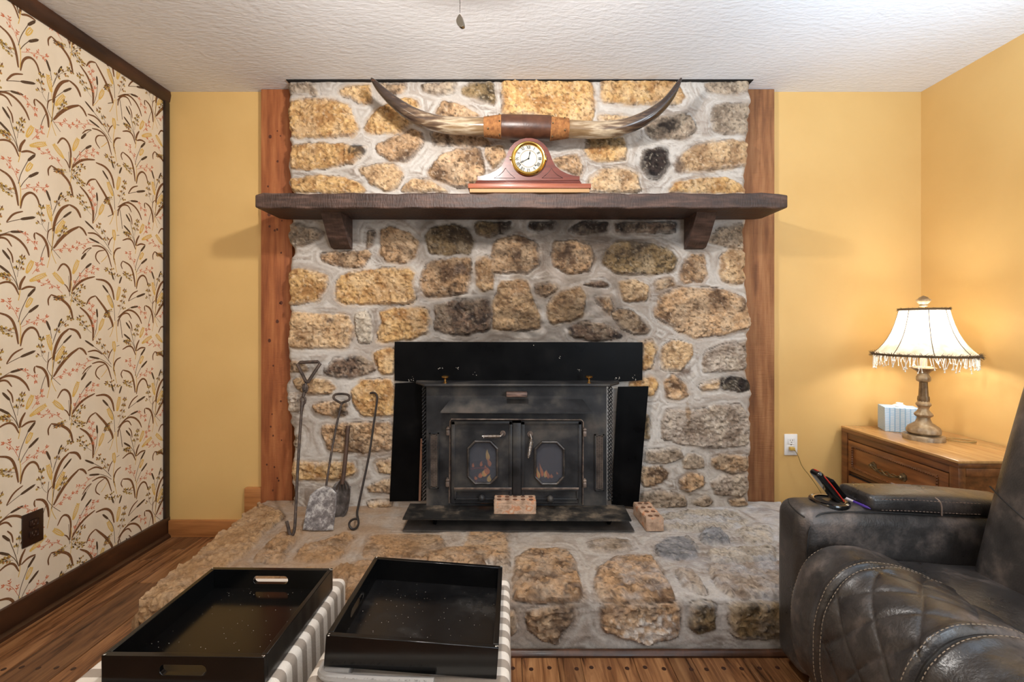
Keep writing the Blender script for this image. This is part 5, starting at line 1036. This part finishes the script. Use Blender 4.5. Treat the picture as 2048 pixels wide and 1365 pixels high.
m_lea = leather(); m_welt = mat('black_leather_welt', (26, 24, 23), .5)
rc = thing('recliner', 'worn charcoal leather recliner armchair with diamond-quilted front in the right foreground', 'recliner', (1.4, 1.1, 0))
def soft_box(x0, x1, y0, y1, z0, z1, bev, seg=5, puff=(0, 0, 0), fn=None, cuts=6):
    bm = bmesh.new(); bmesh.ops.create_cube(bm, size=1)
    for v in bm.verts: v.co = Vector(((x0+x1)/2+v.co.x*(x1-x0), (y0+y1)/2+v.co.y*(y1-y0), (z0+z1)/2+v.co.z*(z1-z0)))
    bmesh.ops.bevel(bm, geom=bm.edges[:], offset=bev, segments=seg, profile=.5, affect='EDGES')
    bmesh.ops.subdivide_edges(bm, edges=[e for e in bm.edges if e.calc_length() > bev*1.2], cuts=cuts, use_grid_fill=True)
    c_ = Vector(((x0+x1)/2, (y0+y1)/2, (z0+z1)/2)); h = Vector(((x1-x0)/2, (y1-y0)/2, (z1-z0)/2))
    for v in bm.verts:
        q = Vector(((v.co.x-c_.x)/h.x, (v.co.y-c_.y)/h.y, (v.co.z-c_.z)/h.z)); f = lambda a: max(0, 1-a*a)
        v.co += Vector((q.x*puff[0]*f(q.y)*f(q.z), q.y*puff[1]*f(q.x)*f(q.z), q.z*puff[2]*f(q.x)*f(q.y)))
        if fn: v.co = fn(v.co)
    return MB().bm(bm, None, True)
AY0, AY1 = 1.40, 1.551
def armfn(p):      # the top slopes a little towards the back
    q = p.copy(); 
    if q.z > .3: q.z -= max(0, q.x-1.1)*.05
    return q
arm = soft_box(.897, 1.72, AY0, AY1, .03, .563, .048, 6, (.004, .004, .004), armfn).build('arm', m_lea, rc)
def dashes(pts, name, par, l=.007, gap=.0045, r=.0011, m=None):
    P = smooth_pts(pts, 3); mb = MB(); acc = 0; i = 0; cur = P[0].copy(); seg = []; L_ = [0]
    for a, b in zip(P, P[1:]): L_.append(L_[-1]+(b-a).length)
    T = L_[-1]; A = np.array([tuple(p) for p in P]); Ls = np.array(L_)
    f = lambda s: Vector([np.interp(s, Ls, A[:, k]) for k in range(3)])
    s = 0
    while s+l < T: mb.tube([f(s), f(s+l*.5), f(s+l)], [r*.7, r, r*.7], 4); s += l+gap
    o = mb.build(name, m or m_stitch, par); o['kind'] = 'stuff'; return o
# seams of the arm
MB().tube(smooth_pts([(.912, AY0+.001, .1), (.912, AY0+.0005, .42), (.918, AY0+.004, .50), (.945, AY0+.010, .548), (1.0, AY0+.014, .556), (1.14, AY0+.013, .555), (1.3, AY0+.012, .547), (1.45, AY0+.012, .54)], 3), .0022, 6).build('arm_seam', m_welt, arm)
MB().tube(smooth_pts([(.912, AY0+.012, .54), (.905, 1.44, .545), (.912, 1.49, .551), (.925, 1.515, .556)], 3), .002, 6).build('arm_seam', m_welt, arm)
worn = mat('scuffed_tan_leather', [(.35, (104, 88, 78)), (.6, (140, 118, 104)), (.8, (160, 138, 122))], .75, scale=26, detail=9)
# arm pad
def padfn(p):
    q = p.copy(); q.z += .006*math.sin((q.x-1.1)*7) if q.z > .58 else 0; q.z -= max(0, q.x-1.1)*.05
    if q.x < 1.16: q.x += (AY1-q.y)*.12-.01
    return q
pad = soft_box(1.115, 1.62, AY0+.012, AY1-.008, .557, .604, .016, 4, (0, .002, .008), padfn).build('arm_pad', m_lea, rc)
dashes([(1.150, AY0+.0095, .596), (1.25, AY0+.0085, .594), (1.36, AY0+.0085, .587), (1.46, AY0+.0095, .582)], 'stitching', pad, m=worn)
dashes([(1.150, AY0+.0095, .562), (1.25, AY0+.0085, .560), (1.36, AY0+.0085, .553), (1.46, AY0+.0095, .549)], 'stitching', pad, m=worn)
MB().tube(smooth_pts([(1.335, AY0+.008, .546), (1.335, AY0+.008, .585), (1.325, AY0+.02, .598), (1.30, 1.46, .606), (1.28, 1.53, .604)], 2), .0024, 6).build('pad_seam', worn, pad)
# cup holder with a handset standing in it
chx, chy, chz = 1.035, 1.478, .562
cup = MB().lathe([(.040, -.0), (.043, .006), (.050, .009), (.056, .007), (.058, .001), (.058, -.004)], (chx, chy, chz), 40).build('cup_holder', m_phone, rc)
MB().lathe([(.041, .0058), (.0, .0045)], (chx, chy, chz-.003), 32).build('cup_well', m_dark, cup)
MB().lathe([(.0415, .0072), (.0445, .0088), (.046, .0092), (.0415, .0072)], (chx, chy, chz+.0006), 40, None, None, False).build('cup_rim', mat('tan_cup_rim', (168, 138, 92), .35, .6), cup)
rm_ = thing('cordless_handset', 'glossy black handset with a red side stripe standing tilted in the recliner cup holder', 'handset', (chx, chy, chz))
A_, B_ = Vector((1.062, 1.478, .568)), Vector((.988, 1.478, .662)); ax = (B_-A_).normalized(); up = Vector((ax.z, 0, -ax.x)); Mh = Matrix(((ax.x, 0, up.x, A_.x), (ax.y, 1, up.y, A_.y), (ax.z, 0, up.z, A_.z), (0, 0, 0, 1)))
Ln = (B_-A_).length; soft = soft_box(0, Ln, -.024, .024, -.011, .011, .010, 4)
def mvm(mb, M_): mb.v = [tuple(M_ @ Vector(v)) for v in mb.v]; return mb
mvm(soft, Mh).build('handset_body', m_phone, rm_)
mvm(MB().tube(smooth_pts([(.0, -.0235, .006), (Ln*.5, -.0245, .0065), (Ln*.88, -.0225, .006), (Ln*.99, -.010, .0055), (Ln*.995, .008, .005)], 2), .0022, 6), Mh).build('red_stripe', m_red, rm_)
mvm(soft_box(.0, Ln*.62, -.020, .020, .010, .026, .006, 3), Mh).build('keypad_cover', m_black, rm_)
pn = thing('ballpoint_pen', 'purple and pale ballpoint pen lying across the recliner arm in front of the pad', 'pen', (1.1, 1.46, .565))
e0, e1 = Vector((1.098, 1.53, .567)), Vector((1.118, 1.412, .565)); md = e0.lerp(e1, .52)
MB().tube([e0, md], .0042, 10).build('barrel', m_clear, pn); MB().tube([md, e0.lerp(e1, .9), e1], [.0046, .0044, .0012], 10).build('purple_grip', m_purple, pn)
# quilted front roll (closed footrest): profile in X,Z swept along Y
RY0, RY1 = .62, 1.386
pf = smooth_pts([(1.16, .425, 0), (1.08, .462, 0), (1.0, .482, 0), (.935, .474, 0), (.880, .435, 0), (.848, .37, 0), (.834, .29, 0), (.838, .21, 0), (.852, .14, 0), (.872, .115, 0), (.93, .105, 0)], 4)
pf = np.array([(p.x, p.y) for p in pf]); sl = np.concatenate([[0], np.cumsum(np.linalg.norm(np.diff(pf, axis=0), axis=1))]); T = sl[-1]
S1, S2 = 1.222, .952
def roll():
    ns_, ny = 150, 230; s = np.linspace(0, T, ns_); X = np.interp(s, sl, pf[:, 0]); Z = np.interp(s, sl, pf[:, 1]); Y = np.concatenate([np.linspace(RY1, RY1-.05, 24), np.linspace(RY1-.0515, RY0, ny-24)])
    dx, dz = np.gradient(X), np.gradient(Z); l = np.hypot(dx, dz); nxv, nzv = dz/l, -dx/l
    cx_, cz_ = 1.0, .3; sgn = np.sign((X-cx_)*nxv+(Z-cz_)*nzv); nxv, nzv = nxv*sgn, nzv*sgn
    SS, YY = np.meshgrid(s, Y, indexing='ij'); h = np.zeros_like(SS)
    e = np.clip((RY1-YY)/.05, 0, 1); h -= .045*(1-np.sqrt(np.clip(1-(1-e)**2, 0, 1)))
    for sy in (S1, S2):
        d = np.abs(YY-sy); h -= .011*np.exp(-(d/.0065)**2)-.006*np.exp(-((d-.02)/.014)**2)
    inq = (YY < S1-.012) & (YY > S2+.012)
    wv = .013; per = .125; u_ = (SS-.06); v_ = (YY-(S1+S2)/2)
    dq = np.full_like(SS, 1.0)
    for k in range(-10, 12):
        for sg in (1, -1): dq = np.minimum(dq, np.abs(v_*sg*.85-(u_-k*per)*.75+.012*np.sin(v_*20))/1.13)
    h += np.where(inq, .0032*(1-np.exp(-(dq/.014)**2))-.0026*np.exp(-(dq/.003)**2), 0)
    edge = np.minimum(np.clip((S1-.012-YY)/.03, 0, 1), np.clip((YY-S2-.012)/.03, 0, 1))
    h += np.where(~inq, .007*(fbm(SS*9, YY*9, 7)-.5)*2, .003*(fbm(SS*14, YY*14, 8)-.5))
    bow = .012*np.sin(np.clip((RY1-YY)/(RY1-RY0), 0, 1)*PI); h += bow
    P = np.stack([X[:, None]+nxv[:, None]*h, YY, Z[:, None]+nzv[:, None]*h], -1)
    # shoulder: shift the end outline inward
    o = MB().grid(P).build('quilted_footrest', m_lea, rc, fix=False)
    def onroll(sv, yv, lift):
        i = int(round(sv/T*(ns_-1))); j = int(np.argmin(np.abs(Y-yv))); i = min(max(i, 0), ns_-1); p = P[i, j]; return Vector((p[0]+nxv[i]*lift, yv, p[2]+nzv[i]*lift))
    for sy in (S1, S2):
        for off in (.017, -.017): dashes([onroll(q, sy+off, .0012) for q in np.linspace(.03, T*.93, 26)], 'stitching', o)
        MB().tube([onroll(q, sy, .003) for q in np.linspace(0, T*.97, 60)], .0045, 6).build('welt', m_welt, o)
    dashes([onroll(q, RY1-.010, .0015) for q in np.linspace(.06, T*.95, 26)], 'stitching', o)
    nf = o.modifiers.new('sol', 'SOLIDIFY'); nf.thickness = .01; nf.offset = -1
    return o
qf = roll()
flap = soft_box(.868, 1.3, .62, 1.345, .015, .125, .03, 4, (.008, .006, 0)).build('lower_flap', m_lea, rc)
dashes([(.868, 1.318, .03), (.862, 1.318, .07), (.866, 1.318, .105), (.885, 1.322, .122)], 'stitching', flap)
soft_box(.93, 1.75, .64, 1.39, .10, .40, .03, 3).build('seat_base', m_lea, rc)
soft_box(1.0, 1.56, .66, 1.396, .28, .432, .045, 5, (0, 0, .022), lambda p: Vector((p.x, p.y, p.z-max(0, p.x-1.05)*.06+(.006*(fbm(np.array([p.x*9]), np.array([p.y*9]), 5)[0]-.5)*2)))).build('seat_cushion', m_lea, rc)
def backfn(p):
    q = p.copy(); q.x += (q.z-.40)*.27; q.x += .03*math.exp(-((q.z-.62)/.10)**2)*0
    return q
bk_ = soft_box(1.335, 1.60, .66, 1.352, .34, 1.06, .07, 6, (.028, .012, .02), backfn, 8).build('back_cushion', m_lea, rc)
def bfront(y, z): return Vector((1.335+(z-.40)*.27-.026*max(0, 1-((y-1.006)/.346)**2)*max(0, 1-((z-.70)/.36)**2)-.0015, y, z))
dashes([bfront(1.18, z) for z in np.linspace(.42, .98, 14)], 'stitching', bk_); MB().tube([bfront(1.172, z) for z in np.linspace(.40, 1.0, 16)], .003, 6).build('back_welt', m_welt, bk_)
MB().tube(smooth_pts([bfront(1.335, .66)+Vector((.012, .006, 0)), bfront(1.28, .64), bfront(1.18, .60)], 2), .0022, 6).build('back_seam', m_welt, bk_)
soft_box(.90, 1.72, .45, .615, .03, .563, .048, 5).build('arm', m_lea, rc)
soft_box(1.62, 1.90, .66, 1.36, .10, .62, .05, 4, (0, 0, 0)).build('back_shell', m_lea, rc)
# ------------------------------------------------------------------ ottomans and trays
def stripe():
    m, t, b = nt('taupe_striped_canvas'); L = t.links.new; tc = N(t, 'ShaderNodeTexCoord'); sx = N(t, 'ShaderNodeSeparateXYZ'); L(tc.outputs['Object'], sx.inputs[0])
    no = N(t, 'ShaderNodeTexNoise'); no.inputs['Scale'].default_value = 9; L(tc.outputs['Object'], no.inputs[0])
    ns = N(t, 'ShaderNodeSeparateXYZ'); L(tc.outputs['Normal'], ns.inputs[0]); ab = N(t, 'ShaderNodeMath', operation='ABSOLUTE'); L(ns.outputs[1], ab.inputs[0]); gt = N(t, 'ShaderNodeMath', operation='GREATER_THAN', i_1=.75); L(ab.outputs[0], gt.inputs[0])
    sel = N(t, 'ShaderNodeMix', data_type='FLOAT'); L(gt.outputs[0], sel.inputs[0]); L(sx.outputs[1], sel.inputs[2]); L(sx.outputs[0], sel.inputs[3])
    k = N(t, 'ShaderNodeMath', operation='MULTIPLY_ADD', i_1=1/.0455, i_2=.0); L(sel.outputs[0], k.inputs[0]); fr_ = N(t, 'ShaderNodeMath', operation='FRACT'); L(k.outputs[0], fr_.inputs[0]); st_ = N(t, 'ShaderNodeMath', operation='GREATER_THAN', i_1=.5); L(fr_.outputs[0], st_.inputs[0])
    mx = N(t, 'ShaderNodeMix', data_type='RGBA'); L(st_.outputs[0], mx.inputs[0]); mx.inputs[6].default_value = lin4((212, 203, 192)); mx.inputs[7].default_value = lin4((148, 136, 124)); L(mx.outputs[2], b.inputs['Base Color']); b.inputs['Roughness'].default_value = .92
    n2 = N(t, 'ShaderNodeTexNoise'); n2.inputs['Scale'].default_value = 240; L(tc.outputs['Object'], n2.inputs[0]); bp = N(t, 'ShaderNodeBump'); bp.inputs['Strength'].default_value = .35; bp.inputs['Distance'].default_value = .002; L(n2.outputs['Fac'], bp.inputs['Height']); L(bp.outputs[0], b.inputs['Normal']); return m
m_str = stripe(); OT = .432
def ottoman(x0, x1, y0, y1, label):
    o = thing('storage_ottoman', label, 'ottoman', ((x0+x1)/2, (y0+y1)/2, 0), 'striped ottomans')
    soft_box(x0, x1, y0, y1, .03, OT, .016, 4, (.004, .004, 0)).build('upholstered_body', m_str, o)
    for x in (x0+.03, x1-.03):
        for y in (y0+.03, y1-.03): MB().tube([(x, y, 0), (x, y, .036)], [.014, .018], 8).build('foot', m_black, o)
    return o
ottoman(-.868, -.458, .86, 1.274, 'taupe striped ottoman on the left, under the tray with cut-out end handles')
ottoman(-.408, -.002, .82, 1.278, 'taupe striped ottoman nearest the recliner, under the deeper black tray')
def tray(label, org, L_, W_, H_, rot, th, ends):
    """org: front-left bottom corner; L_ along local y, W_ along local x"""
    o = thing('serving_tray', label, 'tray', org, 'black trays on the ottomans'); Mx = Matrix.Translation(org) @ rot
    MB().box(th*.5, W_-th*.5, th*.5, L_-th*.5, 0, .008, 0, 1, Mx).build('tray_floor', m_trayfloor if 'deeper' in label else m_tray, o)
    def wall(a, b, inward, hole):
        d = (b-a); l = d.length; d.normalize(); mb = MB(); zb0 = 0.0
        def pt(s, z, k): v = a+d*s+inward*(th*k); return Mx @ Vector((v.x, v.y, z))
        if not hole:
            mb.add([pt(s, z, k) for k in (0, 1) for s, z in ((0, zb0), (l, zb0), (l, H_), (0, H_))], [[0, 1, 2, 3], [7, 6, 5, 4], [0, 4, 5, 1], [1, 5, 6, 2], [2, 6, 7, 3], [3, 7, 4, 0]])
        else:
            hw, hh = .046, .0105; zc_ = H_*.52; n = 10; loop = []
            for i in range(n+1): t = -PI/2+PI*i/n; loop.append((l/2+hw-hh+hh*math.cos(t)+0, zc_+hh*math.sin(t)))
            for i in range(n+1): t = PI/2+PI*i/n; loop.append((l/2-hw+hh+hh*math.cos(t), zc_+hh*math.sin(t)))
            m_ = len(loop); outer = []
            for s, z in loop[:n+1]: outer.append((l, zb0+(H_-zb0)*(z-(zc_-hh))/(2*hh)))
            for s, z in loop[n+1:]: outer.append((0, zb0+(H_-zb0)*(z-(zc_-hh))/(2*hh)))
            base = []
            for k in (0, 1): base += [pt(s, z, k) for s, z in outer]+[pt(s, z, k) for s, z in loop]
            fs = []
            for i in range(m_):
                j = (i+1) % m_; fs += [[i, j, m_+j, m_+i], [2*m_+m_+i, 2*m_+m_+j, 2*m_+j, 2*m_+i], [m_+i, m_+j, 3*m_+j, 3*m_+i], [2*m_+i, 2*m_+j, j, i]]
            mb.add(base, fs)
        wo_ = mb.build('tray_side', m_tray, o); b_ = wo_.modifiers.new('b', 'BEVEL'); b_.width = .0012; b_.segments = 2; b_.limit_method = 'ANGLE'; return wo_
    V = lambda x, y: Vector((x, y, 0))
    wall(V(0, 0), V(W_, 0), V(0, 1), 'y' in ends); wall(V(W_, L_), V(0, L_), V(0, -1), 'y' in ends)
    wall(V(0, L_-th), V(0, th), V(1, 0), 'x' in ends); wall(V(W_, th), V(W_, L_-th), V(-1, 0), 'x' in ends)
    mb = MB(); r_ = random.Random(len(label))
    for i in range(90):
        p = Mx @ Vector((r_.uniform(th, W_-th), r_.uniform(th, L_-th), .0084)); r = r_.uniform(.0003, .0009); mb.ball(p, r, 5, (1, 1, .3))
    for x, y in ((.004, .004), (W_-.004, .004), (W_-.004, L_-.004), (.004, L_-.004)):
        for _ in range(3): mb.ball(Mx @ Vector((x+r_.gauss(0, .002), y+r_.gauss(0, .002), H_-.0002)), r_.uniform(.0008, .0018), 5, (1.3, 1, .3))
    s = mb.build('paint_flecks', m_chip, o); s['kind'] = 'stuff'; return o
tray('black tray with oblong hand slots at both ends on the left ottoman', Vector((-.799, .888, OT+.002)), .325, .322, .056, Matrix.Rotation(math.radians(-1.0), 4, 'Z'), .011, 'y')
tray('deeper black tray tilted to the right on the ottoman nearest the recliner', Vector((-.372, .905, OT+.024)), .322, .345, .062, Matrix.Rotation(math.radians(4.0), 4, 'Y') @ Matrix.Rotation(math.radians(-.5), 4, 'Z') @ Matrix.Rotation(math.radians(-1.2), 4, 'X'), .011, 'x')
ft = thing('felt_strip', 'frayed grey felt strip wedged under the front of the tilted black tray', 'felt strip', (-.37, .9, OT))
mb = MB(); mb.tube(smooth_pts([(-.378, .93, OT+.010), (-.376, .898, OT+.011), (-.33, .892, OT+.010), (-.24, .890, OT+.006), (-.15, .889, OT+.004)], 3), [.011]*1+[.010]*8+[.007]*100 if 0 else .009, 8)
r_ = random.Random(4)
for i in range(60):
    x = r_.uniform(-.375, -.16); p = Vector((x, .885, OT+.017-(x+.375)*.035)); mb.tube([p, p+Vector((r_.gauss(0, .004), -.002, r_.uniform(.001, .005)))], .0004, 3)
mb.build('felt', m_grayfab, ft)
MB().prism([(-.37, .90, OT), (-.37, 1.22, OT), (-.37, 1.22, OT+.020), (-.37, .90, OT+.020)], (.05, 0, 0)).build('felt_pad', m_grayfab, ft)
# ------------------------------------------------------------------ ceiling light (above the frame) with its pull chain
fx_, fy_ = -.13, 1.30
fan = thing('ceiling_light', 'beaded pull chain with a teardrop pendant hanging from the ceiling light', 'ceiling light', (fx_, fy_, ZC))
MB().lathe([(.0, ZC-.001), (.09, ZC-.001), (.085, ZC-.03), (.03, ZC-.05), (.03, ZC-.09), (.05, ZC-.10), (.0, ZC-.11)], (fx_, fy_, 0), 32).build('canopy', m_fan, fan)
MB().lathe([(.05, ZC-.095), (.13, ZC-.13), (.16, ZC-.198), (.155, ZC-.198), (.125, ZC-.138), (.05, ZC-.103)], (fx_, fy_, 0), 40).build('metal_shade', m_fan, fan)
MB().lathe([(.0, ZC-.108), (.035, ZC-.108), (.035, ZC-.15), (.0, ZC-.152)], (fx_, fy_, 0), 24).build('bulb_socket', m_globe, fan)
CY = 1.17; px_, pz0 = (920-VX)*CY/F, 2.236; z0_ = CZ-(27-VY)*CY/F; mb = MB(); z = pz0
while z > z0_+.002: mb.ball((px_, CY, z), .0015, 6); z -= .0042
ch = mb.build('pull_chain', mat('dark_bead_chain', (60, 56, 54), .3, .8), fan); mb = MB(); mb.tube([(px_, CY, pz0), (px_, CY, z0_)], .0005, 4).tube([(px_, CY, pz0), (px_, CY+.03, pz0+.012), (fx_, fy_-.06, pz0+.03)], .003, 6); mb.build('chain_wire', m_nickel, ch)
ol = smooth_pts([(q[0]*1.23, q[1]*1.23, 0) for q in ((0, 0), (-.0075, -.014), (-.0085, -.021), (-.005, -.0285), (.0015, -.030), (.007, -.0265), (.0075, -.020), (.004, -.010))], 2, True)
aa = math.radians(24); pd = MB().prism([(px_+p.x*math.cos(aa), CY-.004+p.x*math.sin(aa), z0_+p.y) for p in ol], (.004, .010, 0)); pdo = pd.build('teardrop_pull', m_nickel, ch); b_ = pdo.modifiers.new('b', 'BEVEL'); b_.width = .0025; b_.segments = 2; b_.limit_method = 'ANGLE'
